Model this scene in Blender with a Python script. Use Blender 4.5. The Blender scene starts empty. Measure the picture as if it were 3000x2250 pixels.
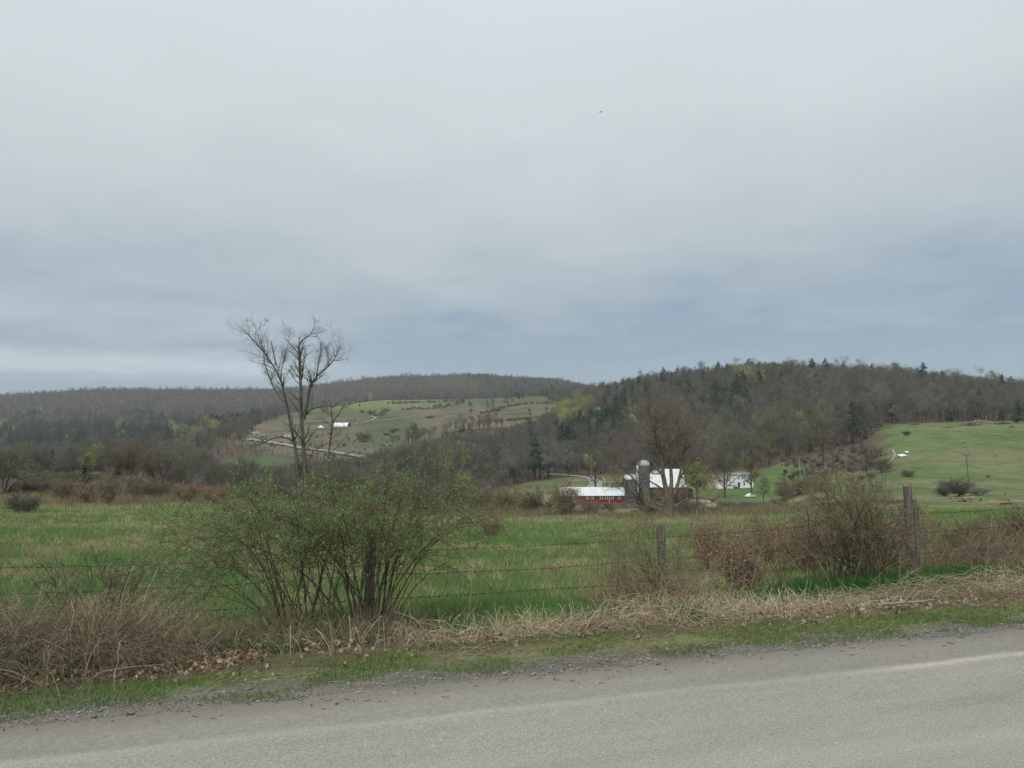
import bpy, math
import numpy as np
from mathutils import Vector

# ------------------------------------------------------------------ camera, sky, sun
scene = bpy.context.scene
CAMZ = 1.6
FPX = 2266.0
PITCH = math.atan(125.0 / FPX)
cd = bpy.data.cameras.new("camera")
cd.sensor_width = 36.0
cd.lens = FPX / 3000.0 * 36.0
cd.clip_start = 0.05
cd.clip_end = 20000
cam = bpy.data.objects.new("camera", cd)
cam.location = (0, 0, CAMZ)
cam.rotation_euler = (math.radians(90) + PITCH, 0, 0)
scene.collection.objects.link(cam)
scene.camera = cam
scene.view_settings.view_transform = 'Standard'
scene.view_settings.look = 'None'
scene.view_settings.exposure = 0.30
scene.view_settings.gamma = 1.0
scene.view_settings.use_curve_mapping = False

SUN_EL, SUN_ROT = math.radians(48), math.radians(200)


def lin(r, g, b):
    def f(c):
        c /= 255.0
        return c / 12.92 if c <= 0.04045 else ((c + 0.055) / 1.055) ** 2.4
    return (f(r), f(g), f(b), 1.0)


class NT:
    """tiny helper round a node tree"""
    def __init__(s, tree):
        s.t = tree
        tree.nodes.clear()

    def n(s, kind, **kw):
        nd = s.t.nodes.new(kind)
        for k, v in kw.items():
            if k.startswith('_'):
                setattr(nd, k[1:], v)
            else:
                key = int(k[1:]) if k[0] == 'i' and k[1:].isdigit() else k.replace('__', ' ')
                nd.inputs[key].default_value = v
        return nd

    def l(s, a, b):
        s.t.links.new(a, b)

    def math(s, op, a, b=None, clamp=False):
        nd = s.t.nodes.new('ShaderNodeMath')
        nd.operation = op
        nd.use_clamp = clamp
        for i, v in enumerate((a, b)):
            if v is None:
                continue
            if isinstance(v, (int, float)):
                nd.inputs[i].default_value = v
            else:
                s.l(v, nd.inputs[i])
        return nd.outputs[0]

    def mix(s, fac, a, b, mode='MIX'):
        nd = s.t.nodes.new('ShaderNodeMix')
        nd.data_type = 'RGBA'
        nd.blend_type = mode
        for sock, v in ((nd.inputs[0], fac), (nd.inputs[6], a), (nd.inputs[7], b)):
            if isinstance(v, (int, float)):
                sock.default_value = v
            elif isinstance(v, tuple):
                sock.default_value = v if len(v) == 4 else (*v, 1.0)
            else:
                s.l(v, sock)
        return nd.outputs[2]

    def ramp(s, fac, stops, interp='LINEAR'):
        nd = s.t.nodes.new('ShaderNodeValToRGB')
        cr = nd.color_ramp
        cr.interpolation = interp
        while len(cr.elements) < len(stops):
            cr.elements.new(0.5)
        for e, (p, c) in zip(cr.elements, stops):
            e.position = p
            e.color = c if len(c) == 4 else (*c, 1.0)
        s.l(fac, nd.inputs[0])
        return nd.outputs[0]

    def noise(s, vec, scale, detail=4, rough=0.5, dist=0.0):
        nd = s.t.nodes.new('ShaderNodeTexNoise')
        nd.inputs['Scale'].default_value = scale
        nd.inputs['Detail'].default_value = detail
        nd.inputs['Roughness'].default_value = rough
        nd.inputs['Distortion'].default_value = dist
        if vec is not None:
            s.l(vec, nd.inputs['Vector'])
        return nd.outputs[0]


world = bpy.data.worlds.new("World")
scene.world = world
world.use_nodes = True
w = NT(world.node_tree)
tc = w.n('ShaderNodeTexCoord')
sep = w.n('ShaderNodeSeparateXYZ')
w.l(tc.outputs['Generated'], sep.inputs[0])
sx, sy, sz = sep.outputs
# cloud deck seen in perspective: direction / (height + k)
den = w.math('ADD', w.math('ABSOLUTE', sz), 0.10)
cx = w.math('DIVIDE', sx, den)
cy = w.math('DIVIDE', sy, den)
comb = w.n('ShaderNodeCombineXYZ')
w.l(cx, comb.inputs[0]); w.l(cy, comb.inputs[1])
n1 = w.noise(comb.outputs[0], 0.55, 5, 0.5, 0.3)
n2 = w.noise(comb.outputs[0], 1.9, 7, 0.6, 0.5)
cf = w.math('ADD', w.math('MULTIPLY', w.math('SUBTRACT', n1, 0.5), 0.36),
            w.math('MULTIPLY', w.math('SUBTRACT', n2, 0.5), 0.27))
# darker further to the right of the view, paler to the left
az = w.math('MULTIPLY', sx, -0.035)
zz = w.math('ADD', w.math('ADD', sz, w.math('MULTIPLY', cf, 0.55)), az, clamp=True)
deck = w.ramp(zz, [(0.0, lin(148, 168, 184)), (0.05, lin(137, 157, 177)), (0.10, lin(131, 150, 169)),
                   (0.155, lin(153, 167, 177)), (0.235, lin(175, 185, 189)), (0.31, lin(186, 194, 196)),
                   (0.39, lin(195, 203, 205)), (0.50, lin(199, 210, 213)), (1.0, lin(204, 213, 215))])
# pale gap low over the left ridge
def band(v, c, hw):
    d = w.math('DIVIDE', w.math('SUBTRACT', v, c), hw)
    return w.math('POWER', 2.718, w.math('MULTIPLY', w.math('MULTIPLY', d, d), -1.0))
wob = w.math('MULTIPLY', w.math('SUBTRACT', n2, 0.5), 0.03)
zb = w.math('ADD', sz, wob)
ltm = w.n('ShaderNodeMapRange', **{'From Min': -0.12, 'From Max': -0.34, 'To Min': 0.0, 'To Max': 1.0})
ltm.interpolation_type = 'SMOOTHSTEP'
w.l(sx, ltm.inputs[0])
left = ltm.outputs[0]
b1 = w.math('MULTIPLY', w.math('MULTIPLY', band(zb, 0.072, 0.015), left), 0.85)
b2 = w.math('MULTIPLY', w.math('MULTIPLY', band(zb, 0.125, 0.020), left), 0.40)
deck2 = w.mix(w.math('ADD', b1, b2, clamp=True), deck, lin(186, 200, 206))
# bluer smudges
n3 = w.noise(comb.outputs[0], 0.9, 3, 0.5, 0.0)
bl = w.n('ShaderNodeMapRange', **{'From Min': 0.52, 'From Max': 0.72, 'To Min': 0.0, 'To Max': 0.35})
w.l(n3, bl.inputs[0])
lo = w.n('ShaderNodeMapRange', **{'From Min': 0.32, 'From Max': 0.12, 'To Min': 0.0, 'To Max': 1.0})
w.l(sz, lo.inputs[0])
deck3 = w.mix(w.math('MULTIPLY', bl.outputs[0], lo.outputs[0]), deck2, lin(131, 151, 171))
sky = w.n('ShaderNodeTexSky', _sky_type='NISHITA', _sun_disc=False, _sun_elevation=SUN_EL, _sun_rotation=SUN_ROT)
skyd = w.mix(1.0, sky.outputs[0], (0.09, 0.09, 0.09, 1), 'MULTIPLY')
final = w.mix(0.93, skyd, deck3)
bg = w.n('ShaderNodeBackground', Strength=1.0)
w.l(final, bg.inputs[0])
wo = w.n('ShaderNodeOutputWorld')
w.l(bg.outputs[0], wo.inputs[0])

sl = bpy.data.lights.new("sun", 'SUN')
sl.energy = 2.0
sl.angle = math.radians(12)
sl.color = (1.0, 0.95, 0.88)
sun = bpy.data.objects.new("sun", sl)
dv = Vector((math.sin(SUN_ROT) * math.cos(SUN_EL), math.cos(SUN_ROT) * math.cos(SUN_EL), math.sin(SUN_EL)))
sun.rotation_euler = dv.to_track_quat('Z', 'Y').to_euler()
sun.location = (0, -20, 60)
scene.collection.objects.link(sun)

# ------------------------------------------------------------------ numpy helpers
R = np.random.RandomState(11)


def hash2(ix, iy, seed):
    h = (ix.astype(np.int64) * 374761393 + iy.astype(np.int64) * 668265263 + seed * 974634777) & 0x7fffffff
    h = ((h ^ (h >> 13)) * 1274126177) & 0x7fffffff
    h = h ^ (h >> 16)
    return (h & 0xffff) / 65535.0


def vnoise(x, y, seed=0):
    x = np.asarray(x, float); y = np.asarray(y, float)
    ix = np.floor(x); iy = np.floor(y)
    fx = x - ix; fy = y - iy
    fx = fx * fx * (3 - 2 * fx); fy = fy * fy * (3 - 2 * fy)
    a = hash2(ix, iy, seed); b = hash2(ix + 1, iy, seed)
    c = hash2(ix, iy + 1, seed); d = hash2(ix + 1, iy + 1, seed)
    return (a * (1 - fx) + b * fx) * (1 - fy) + (c * (1 - fx) + d * fx) * fy


def fbm(x, y, seed=0, oct=4):
    s = 0; a = 1; t = 0
    for i in range(oct):
        s = s + a * vnoise(np.asarray(x) * 2 ** i + 17.3 * i, np.asarray(y) * 2 ** i - 9.1 * i, seed + i)
        t += a; a *= 0.5
    return s / t


def sstep(a, b, x):
    t = np.clip((np.asarray(x, float) - a) / (b - a), 0, 1)
    return t * t * (3 - 2 * t)


# ------------------------------------------------------------------ terrain shape
TH = math.atan(0.296)                       # direction of the road across the view
RD = np.array([math.cos(TH), math.sin(TH)])
RN = np.array([-math.sin(TH), math.cos(TH)])
CP, SP = math.cos(PITCH), math.sin(PITCH)


def slope_of(py):                           # dz/dY of the sight line through a picture row
    b = (1125.0 - py) / FPX
    return (SP + b * CP) / (CP - b * SP)


COLS = {
    -1800: [(20, 1620), (40, 1525), (70, 1475), (100, 1450), (130, 1436), (170, 1440), (220, 1400), (300, 1400), (400, 1410), (600, 1395), (900, 1345), (1300, 1285), (1800, 1235), (2400, 1190), (2700, 1190), (3300, 1215)],
    0: [(20, 1625), (40, 1528), (70, 1478), (100, 1452), (130, 1438), (170, 1440), (220, 1402), (300, 1398), (400, 1412), (600, 1395), (900, 1345), (1300, 1285), (1800, 1225), (2400, 1170), (2700, 1168), (3300, 1200)],
    300: [(20, 1625), (40, 1530), (70, 1480), (100, 1455), (130, 1442), (170, 1440), (220, 1405), (300, 1398), (400, 1412), (600, 1392), (900, 1340), (1300, 1280), (1800, 1215), (2400, 1150), (2700, 1148), (3300, 1180)],
    600: [(20, 1625), (40, 1535), (70, 1482), (100, 1460), (140, 1452), (200, 1470), (300, 1450), (400, 1412), (500, 1372), (650, 1330), (800, 1292), (1000, 1264), (1300, 1275), (1800, 1215), (2400, 1156), (2700, 1150), (3300, 1180)],
    850: [(20, 1630), (40, 1545), (70, 1490), (100, 1468), (140, 1465), (200, 1478), (300, 1440), (400, 1395), (550, 1345), (700, 1312), (850, 1266), (1000, 1240), (1200, 1215), (1350, 1205), (1600, 1225), (2000, 1195), (2500, 1148), (2700, 1146), (3300, 1180)],
    1100: [(20, 1632), (40, 1552), (75, 1505), (100, 1502), (140, 1515), (200, 1500), (300, 1450), (400, 1400), (550, 1348), (700, 1306), (850, 1262), (1000, 1225), (1200, 1190), (1400, 1170), (1700, 1180), (2100, 1150), (2500, 1116), (2800, 1114), (3300, 1150)],
    1400: [(20, 1632), (40, 1556), (75, 1508), (100, 1515), (140, 1530), (200, 1510), (300, 1460), (400, 1405), (550, 1340), (700, 1290), (850, 1250), (1000, 1218), (1200, 1190), (1400, 1168), (1700, 1172), (2100, 1142), (2500, 1106), (2800, 1104), (3300, 1140)],
    1650: [(20, 1630), (40, 1556), (75, 1514), (100, 1525), (140, 1525), (200, 1496), (240, 1476), (320, 1435), (380, 1405), (450, 1372), (550, 1320), (700, 1260), (900, 1215), (1200, 1180), (1500, 1160), (1800, 1155), (2200, 1132), (2500, 1122), (2800, 1122), (3300, 1150)],
    1850: [(20, 1628), (40, 1552), (75, 1516), (100, 1528), (140, 1533), (200, 1508), (240, 1484), (300, 1456), (350, 1428), (420, 1385), (500, 1330), (600, 1270), (700, 1220), (850, 1160), (1000, 1138), (1200, 1145), (1600, 1160), (2200, 1160), (3300, 1190)],
    2050: [(20, 1622), (40, 1548), (75, 1514), (100, 1520), (140, 1518), (200, 1500), (250, 1482), (300, 1456), (340, 1430), (420, 1385), (500, 1330), (600, 1250), (700, 1180), (850, 1120), (950, 1110), (1200, 1145), (1600, 1180), (3300, 1200)],
    2250: [(20, 1610), (40, 1542), (75, 1502), (100, 1500), (140, 1505), (200, 1490), (250, 1470), (290, 1452), (330, 1427), (380, 1390), (430, 1345), (500, 1290), (600, 1225), (700, 1160), (820, 1100), (950, 1098), (1200, 1140), (1600, 1180), (3300, 1200)],
    2450: [(20, 1592), (40, 1530), (75, 1498), (100, 1490), (140, 1478), (200, 1450), (250, 1420), (300, 1390), (350, 1363), (420, 1320), (500, 1265), (600, 1210), (720, 1143), (850, 1108), (1000, 1108), (1200, 1140), (3300, 1200)],
    2650: [(20, 1575), (40, 1520), (75, 1492), (100, 1485), (140, 1470), (200, 1438), (250, 1395), (300, 1345), (350, 1295), (400, 1257), (450, 1243), (520, 1222), (650, 1168), (800, 1120), (900, 1116), (1200, 1150), (3300, 1200)],
    2850: [(20, 1568), (40, 1515), (75, 1490), (100, 1482), (140, 1468), (200, 1442), (250, 1395), (300, 1340), (350, 1285), (400, 1250), (450, 1239), (520, 1224), (650, 1185), (800, 1146), (900, 1142), (1200, 1170), (3300, 1200)],
    3000: [(20, 1565), (40, 1512), (75, 1490), (100, 1480), (140, 1465), (200, 1440), (250, 1390), (300, 1335), (350, 1280), (400, 1247), (450, 1236), (520, 1226), (650, 1198), (800, 1168), (900, 1162), (1200, 1180), (3300, 1205)],
    4800: [(20, 1560), (40, 1510), (75, 1480), (100, 1470), (140, 1450), (200, 1420), (250, 1370), (300, 1320), (350, 1275), (400, 1245), (450, 1236), (520, 1226), (650, 1210), (800, 1195), (900, 1190), (1200, 1200), (3300, 1215)],
}
LY = np.linspace(math.log(12), math.log(6000), 420)
UPX = np.array(sorted(COLS))
U = (UPX - 1500) / FPX
TAB = []
for c in UPX:
    pr = COLS[c]
    Ys = np.array([12.] + [p[0] for p in pr] + [6000.])
    zs = [CAMZ + slope_of(p[1]) * p[0] for p in pr]
    z12 = -0.7 - 0.03 * 12 if c < 2300 else -0.65
    zs = np.array([z12] + zs + [zs[-1] - 60])
    row = np.interp(np.exp(LY), Ys, zs)
    TAB.append(row)
TAB = np.array(TAB)
k = np.exp(-np.linspace(-2, 2, 15) ** 2); k /= k.sum()
TAB = np.array([np.convolve(np.pad(r_, 7, mode='edge'), k, mode='valid') for r_ in TAB])
UF = np.linspace(U[0], U[-1], 700)
TF = np.array([np.interp(UF, U, TAB[:, j]) for j in range(TAB.shape[1])]).T      # (700, 420)
k2 = np.exp(-np.linspace(-2, 2, 25) ** 2); k2 /= k2.sum()
TF = np.apply_along_axis(lambda v: np.convolve(np.pad(v, 12, mode='edge'), k2, mode='valid'), 0, TF)

T_PTS = np.array([-60, -6, -3.4, -2.9, -2.3, 4.75, 4.95, 5.5, 6.5, 7.4, 8.4, 10, 14, 40])
T_Z = np.array([-.9, -.7, -.12, -.02, 0.0, 0.0, -.03, -.09, -.2, -.40, -.60, -.76, -1.15, -3.2])


def H(X, Y, fine=True):
    X = np.asarray(X, float); Y = np.asarray(Y, float)
    t = X * RN[0] + Y * RN[1]
    near = np.interp(t, T_PTS, T_Z) + 0.028 * np.clip(X, -8, 14) * sstep(6.0, 8.6, t) * (X > 1.5) * np.clip((X - 1.5) / 3.5, 0, 1)
    Yc = np.clip(Y, 12, 5900)
    u = np.clip(X / Yc, U[0], U[-1] - 1e-6)
    fu = (u - UF[0]) / (UF[1] - UF[0]); iu = np.clip(fu.astype(int), 0, len(UF) - 2); fu = fu - iu
    fy = (np.log(Yc) - LY[0]) / (LY[1] - LY[0]); iy = np.clip(fy.astype(int), 0, len(LY) - 2); fy = fy - iy
    far = (TF[iu, iy] * (1 - fu) + TF[iu + 1, iy] * fu) * (1 - fy) + (TF[iu, iy + 1] * (1 - fu) + TF[iu + 1, iy + 1] * fu) * fy
    b = sstep(11, 22, Y) * sstep(8.5, 11.5, t)
    z = near * (1 - b) + far * b
    if fine:
        off = sstep(5.2, 7.0, t) + sstep(-3.0, -4.5, t)
        z = z + off * ((fbm(X * 0.9, Y * 0.9, 5, 3) - .5) * 0.12 + (fbm(X * .12, Y * .12, 8, 3) - .5) * 0.5 * sstep(15, 60, Y)
                       + (fbm(X * .012, Y * .012, 9, 3) - .5) * 5.0 * sstep(350, 900, Y))
    return z


def ray(px, py):
    a = (px - 1500.0) / FPX; b = (1125.0 - py) / FPX
    y = CP - b * SP
    return a / y, (SP + b * CP) / y         # X/Y, dz/dY


def W3(px, py, Y):
    u, s = ray(px, py)
    return np.array([u * Y, Y, CAMZ + s * Y])


YM = np.exp(np.linspace(math.log(4.0), math.log(4000), 3000))


def G(px, py, ymin=5.0):
    """the ground point seen at a picture position"""
    u, s = ray(px, py)
    ys = YM[YM > ymin]
    d = H(u * ys, ys) - (CAMZ + s * ys)
    i = np.where(d >= 0)[0]
    Y = ys[i[0]] if len(i) else ys[np.argmax(d)]
    return np.array([u * Y, Y, float(H(u * Y, Y))])


def GY(px, Y):
    u = (px - 1500.0) / FPX
    return np.array([u * Y, Y, float(H(u * Y, Y))])


def pix(X, Y, Z):
    dy = Y * CP + (Z - CAMZ) * SP
    dz = -Y * SP + (Z - CAMZ) * CP
    return 1500 + FPX * X / dy, 1125 - FPX * dz / dy


# ------------------------------------------------------------------ mesh helpers
COL = scene.collection


def mesh_np(name, V, faces, cols=None, smooth=False, mats=(), midx=None):
    """faces: list of integer arrays (n,3) / (n,4)"""
    me = bpy.data.meshes.new(name)
    V = np.ascontiguousarray(V, dtype=np.float32)
    faces = [np.asarray(f, dtype=np.int32) for f in faces if len(f)]
    me.vertices.add(len(V))
    me.vertices.foreach_set('co', V.ravel())
    nl = sum(f.size for f in faces); nf = sum(len(f) for f in faces)
    me.loops.add(nl); me.polygons.add(nf)
    me.loops.foreach_set('vertex_index', np.concatenate([f.ravel() for f in faces]))
    tot = np.concatenate([np.full(len(f), f.shape[1], dtype=np.int32) for f in faces])
    st = np.concatenate([[0], np.cumsum(tot)[:-1]]).astype(np.int32)
    me.polygons.foreach_set('loop_start', st)
    me.polygons.foreach_set('loop_total', tot)
    if midx is not None:
        me.polygons.foreach_set('material_index', np.asarray(midx, dtype=np.int32))
    me.polygons.foreach_set('use_smooth', np.full(nf, smooth, dtype=bool))
    if cols is not None:
        ca = me.color_attributes.new('Col', 'FLOAT_COLOR', 'POINT')
        c = np.ones((len(V), 4), dtype=np.float32); c[:, :3] = cols
        ca.data.foreach_set('color', c.ravel())
    for m in mats:
        me.materials.append(m)
    me.update(calc_edges=True)
    return me


class B:
    """collects pieces into one mesh"""
    def __init__(s):
        s.V = []; s.F3 = []; s.F4 = []; s.C = []; s.n = 0

    def add(s, V, F3=None, F4=None, C=None):
        V = np.asarray(V, float).reshape(-1, 3)
        if F3 is not None and len(F3): s.F3.append(np.asarray(F3) + s.n)
        if F4 is not None and len(F4): s.F4.append(np.asarray(F4) + s.n)
        s.V.append(V)
        C = np.array([.5, .5, .5]) if C is None else np.asarray(C, float)
        s.C.append(np.broadcast_to(C, V.shape).copy())
        s.n += len(V)

    def box(s, c, size, rz=0.0, col=None, taper=1.0):
        x, y, z = np.array(size) / 2
        v = np.array([[-x, -y, -z], [x, -y, -z], [x, y, -z], [-x, y, -z], [-x * taper, -y * taper, z], [x * taper, -y * taper, z], [x * taper, y * taper, z], [-x * taper, y * taper, z]])
        ca, sa = math.cos(rz), math.sin(rz)
        v = v @ np.array([[ca, sa, 0], [-sa, ca, 0], [0, 0, 1]]) + np.array(c)
        s.add(v, F4=[[0, 3, 2, 1], [4, 5, 6, 7], [0, 1, 5, 4], [1, 2, 6, 5], [2, 3, 7, 6], [3, 0, 4, 7]], C=col)

    def tubes(s, P, Rd, sides=3, C=None):
        """P (N,K,3), Rd (N,K)"""
        P = np.asarray(P, float); Rd = np.asarray(Rd, float)
        N, K, _ = P.shape
        T = np.gradient(P, axis=1)
        T /= np.linalg.norm(T, axis=2, keepdims=True) + 1e-9
        ref = np.where(np.abs(T[..., 2:3]) > .9, np.array([1., 0, 0]), np.array([0, 0, 1.]))
        ref = np.repeat(ref[:, :1], K, axis=1)
        A = np.cross(T, ref); A /= np.linalg.norm(A, axis=2, keepdims=True) + 1e-9
        Bn = np.cross(T, A)
        ang = np.arange(sides) * 2 * math.pi / sides
        ring = (A[:, :, None] * np.cos(ang)[None, None, :, None] + Bn[:, :, None] * np.sin(ang)[None, None, :, None])
        V = P[:, :, None] + ring * Rd[:, :, None, None]
        V = V.reshape(-1, 3)
        i = np.arange(N)[:, None, None] * K * sides; kk = np.arange(K - 1)[None, :, None] * sides
        a = np.arange(sides)[None, None, :]; b = (a + 1) % sides
        F = np.stack([i + kk + a, i + kk + b, i + kk + sides + b, i + kk + sides + a], -1).reshape(-1, 4)
        if C is not None:
            C = np.asarray(C, float)
            if C.ndim == 2:
                C = np.repeat(C, K * sides, axis=0)
        s.add(V, F4=F, C=C)

    def leaves(s, pos, size, C, aspect=.5, up=0.0):
        """diamond-shaped leaves, slightly folded"""
        N = len(pos)
        d = R.normal(size=(N, 3)); d[:, 2] += up; d /= np.linalg.norm(d, axis=1, keepdims=True)
        e = R.normal(size=(N, 3)); e = np.cross(d, e); e /= np.linalg.norm(e, axis=1, keepdims=True) + 1e-9
        n = np.cross(d, e)
        sz = np.asarray(size)[:, None] if np.ndim(size) else np.full((N, 1), size)
        v0 = pos; v2 = pos + d * sz
        m = pos + d * sz * .45 + n * sz * .10
        v1 = m + e * sz * aspect * .5; v3 = m - e * sz * aspect * .5
        V = np.stack([v0, v1, v2, v3], 1).reshape(-1, 3)
        F = np.arange(N * 4).reshape(-1, 4)
        s.add(V, F4=F, C=np.repeat(np.broadcast_to(C, (N, 3)), 4, axis=0))

    def blades(s, base, h, w, C, lean=.35, lean_dir=None, tipC=None):
        N = len(base)
        a = R.uniform(0, 2 * math.pi, N) if lean_dir is None else lean_dir
        ld = np.stack([np.cos(a), np.sin(a), np.zeros(N)], 1)
        f = R.uniform(0, math.pi, N)
        sd = np.stack([np.cos(f), np.sin(f), np.zeros(N)], 1)
        h = np.broadcast_to(h, N)[:, None]; w = np.broadcast_to(w, N)[:, None]
        le = (np.broadcast_to(lean, N) * R.uniform(.3, 1.6, N))[:, None]
        up = np.array([0, 0, 1.])
        mid = base + up * h * .55 * np.sqrt(np.clip(1 - (le * .5) ** 2, .05, 1)) + ld * h * le * .30
        tip = base + up * h * np.sqrt(np.clip(1 - le ** 2 * .8, .02, 1)) + ld * h * le
        V = np.stack([base - sd * w * .5, base + sd * w * .5, mid + sd * w * .38, mid - sd * w * .38, tip], 1).reshape(-1, 3)
        i = np.arange(N) * 5
        F4 = np.stack([i, i + 1, i + 2, i + 3], 1); F3 = np.stack([i + 3, i + 2, i + 4], 1)
        C = np.broadcast_to(C, (N, 3))
        s.add(V, F3=F3, F4=F4, C=np.repeat(C, 5, axis=0))

    def mesh(s, name, mats, smooth=False):
        F = []
        if s.F4: F.append(np.concatenate(s.F4))
        if s.F3: F.append(np.concatenate(s.F3))
        if not isinstance(mats, (list, tuple)): mats = [mats]
        return mesh_np(name, np.concatenate(s.V), F, np.concatenate(s.C), smooth, mats)

    def build(s, name, mat, parent=None, smooth=False, loc=None):
        me = s.mesh(name, mat, smooth)
        o = bpy.data.objects.new(name, me)
        COL.objects.link(o)
        if parent is not None: o.parent = parent
        if loc is not None: o.location = loc
        return o


def tag(o, label=None, cat=None, group=None, kind=None):
    if label: o['label'] = label
    if cat: o['category'] = cat
    if group: o['group'] = group
    if kind: o['kind'] = kind
    return o


def empty(name, loc, rz=0.0, label=None, cat=None, group=None):
    o = bpy.data.objects.new(name, None)
    o.empty_display_size = .2
    o.location = tuple(float(v) for v in loc); o.rotation_euler = (0, 0, rz)
    COL.objects.link(o)
    return tag(o, label, cat, group)


def kids(o):
    return KIDS.get(o.name, [])


KIDS = {}


def part(o, parent):
    COL.objects.link(o); o.parent = parent
    KIDS.setdefault(parent.name, []).append(o)
    return o


def copy_thing(root, loc, rz=0.0, sc=1.0, label=None, cat=None, group=None):
    r = root.copy(); COL.objects.link(r)
    r.location = tuple(float(v) for v in loc); r.rotation_euler = (0, 0, rz)
    r.scale = (sc, sc, sc) if np.ndim(sc) == 0 else tuple(sc)
    tag(r, label, cat, group)
    for ch in kids(root):
        c = ch.copy(); COL.objects.link(c); c.parent = r
    return r


# growth ------------------------------------------------------------
def at_t(P, idx, t):
    K = P.shape[1]
    f = t * (K - 1); i = np.clip(f.astype(int), 0, K - 2); f = (f - i)[:, None]
    a = P[idx, i]; b = P[idx, i + 1]
    tan = b - a; tan /= np.linalg.norm(tan, axis=1, keepdims=True) + 1e-9
    return a * (1 - f) + b * f, tan, i, f[:, 0]


def grow(P, Rd, n, L, spread=.8, up=.2, t0=.25, t1=1.0, K=4, rr=.55, droop=0.0, wig=.12, tip=.3, rnd=R, lt=.5):
    """n children on every parent"""
    N = len(P)
    idx = np.repeat(np.arange(N), n); M = len(idx)
    t = rnd.uniform(t0, t1, M)
    p0, tan, i, f = at_t(P, idx, t)
    r0 = (Rd[idx, i] * (1 - f) + Rd[idx, i + 1] * f) * rr
    rv = rnd.normal(size=(M, 3)); rv -= (rv * tan).sum(1, keepdims=True) * tan
    rv /= np.linalg.norm(rv, axis=1, keepdims=True) + 1e-9
    d = tan * (1 - spread * .5) + rv * spread + np.array([0, 0, up])
    d /= np.linalg.norm(d, axis=1, keepdims=True)
    Ln = np.broadcast_to(L, N)[idx] * rnd.uniform(.55, 1.15, M) * (1 - lt * t)
    s = np.linspace(0, 1, K)
    Q = p0[:, None] + d[:, None] * (Ln[:, None] * s)[:, :, None]
    wv = rnd.normal(size=(M, 3)) * wig
    Q += wv[:, None] * (Ln[:, None] * s ** 2)[:, :, None]
    if K > 3:
        wv = rnd.normal(size=(M, K, 3)) * wig * .4 * Ln[:, None, None] / K
        wv[:, 0] = 0
        Q += wv
    Q[:, :, 2] -= droop * (Ln[:, None] * s ** 2)
    RR = r0[:, None] * (1 - (1 - tip) * s)
    return Q, RR


def poly(pts, K):
    """resample a polyline smoothly to K points"""
    pts = np.array(pts, float)
    d = np.concatenate([[0], np.cumsum(np.linalg.norm(np.diff(pts, axis=0), axis=1))])
    s = np.linspace(0, d[-1], K)
    q = np.stack([np.interp(s, d, pts[:, j]) for j in range(pts.shape[1])], 1)
    if K > 5:
        q2 = q.copy(); q2[1:-1] = (q[:-2] + 2 * q[1:-1] + q[2:]) / 4; q = q2
    return q


# ------------------------------------------------------------------ materials
def principled(name, base=None, rough=.8, build=None, spec=.2, metal=0.0, transl=0.0):
    m = bpy.data.materials.new(name); m.use_nodes = True
    t = NT(m.node_tree)
    p = t.n('ShaderNodeBsdfPrincipled', Roughness=rough, Metallic=metal)
    p.inputs['Specular IOR Level'].default_value = spec
    out = t.n('ShaderNodeOutputMaterial')
    c = build(t, p) if build else None
    if c is None and base is not None:
        p.inputs['Base Color'].default_value = (*base, 1)
    elif c is not None:
        t.l(c, p.inputs['Base Color'])
    if transl:
        tr = t.n('ShaderNodeBsdfTranslucent')
        if c is not None: t.l(c, tr.inputs[0])
        mx = t.n('ShaderNodeMixShader', i0=transl)
        t.l(p.outputs[0], mx.inputs[1]); t.l(tr.outputs[0], mx.inputs[2]); t.l(mx.outputs[0], out.inputs[0])
    else:
        t.l(p.outputs[0], out.inputs[0])
    return m


def bump(t, p, h, strength=.3, dist=.02):
    b = t.n('ShaderNodeBump', Strength=strength, Distance=dist)
    t.l(h, b.inputs['Height']); t.l(b.outputs[0], p.inputs['Normal'])


def vcol_mat(name, rough=.85, var=.25, scale=3.0, transl=0.0, tint=0.0):
    def bd(t, p):
        a = t.n('ShaderNodeAttribute', _attribute_name='Col')
        g = t.n('ShaderNodeTexCoord')
        n = t.noise(g.outputs['Object'], scale, 3, .6)
        f = t.math('ADD', t.math('MULTIPLY', n, var * 2), 1 - var)
        if tint:
            oi = t.n('ShaderNodeObjectInfo')
            f = t.math('MULTIPLY', f, t.math('ADD', t.math('MULTIPLY', oi.outputs['Random'], tint * 2), 1 - tint))
        cc = t.n('ShaderNodeCombineColor')
        for i in range(3): t.l(f, cc.inputs[i])
        return t.mix(1.0, a.outputs['Color'], cc.outputs[0], 'MULTIPLY')
    return principled(name, rough=rough, build=bd, transl=transl)


def noisy(name, c1, c2, scale, rough=.8, detail=5, stretch=(1, 1, 1), bstr=0.0, bd_=.02, metal=0.0, spec=.2, c3=None, s3=1.0, th3=.6):
    def bd(t, p):
        g = t.n('ShaderNodeTexCoord')
        mp = t.n('ShaderNodeMapping'); mp.inputs['Scale'].default_value = stretch
        t.l(g.outputs['Object'], mp.inputs[0])
        n = t.noise(mp.outputs[0], scale, detail, .6)
        c = t.ramp(n, [(.32, c1), (.68, c2)])
        if c3 is not None:
            n2 = t.noise(mp.outputs[0], s3, 4, .6)
            c = t.mix(t.ramp(n2, [(th3, (0, 0, 0)), (th3 + .1, (1, 1, 1))]), c, (*c3, 1))
        if bstr: bump(t, p, n, bstr, bd_)
        return c
    return principled(name, rough=rough, build=bd, metal=metal, spec=spec)


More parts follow.
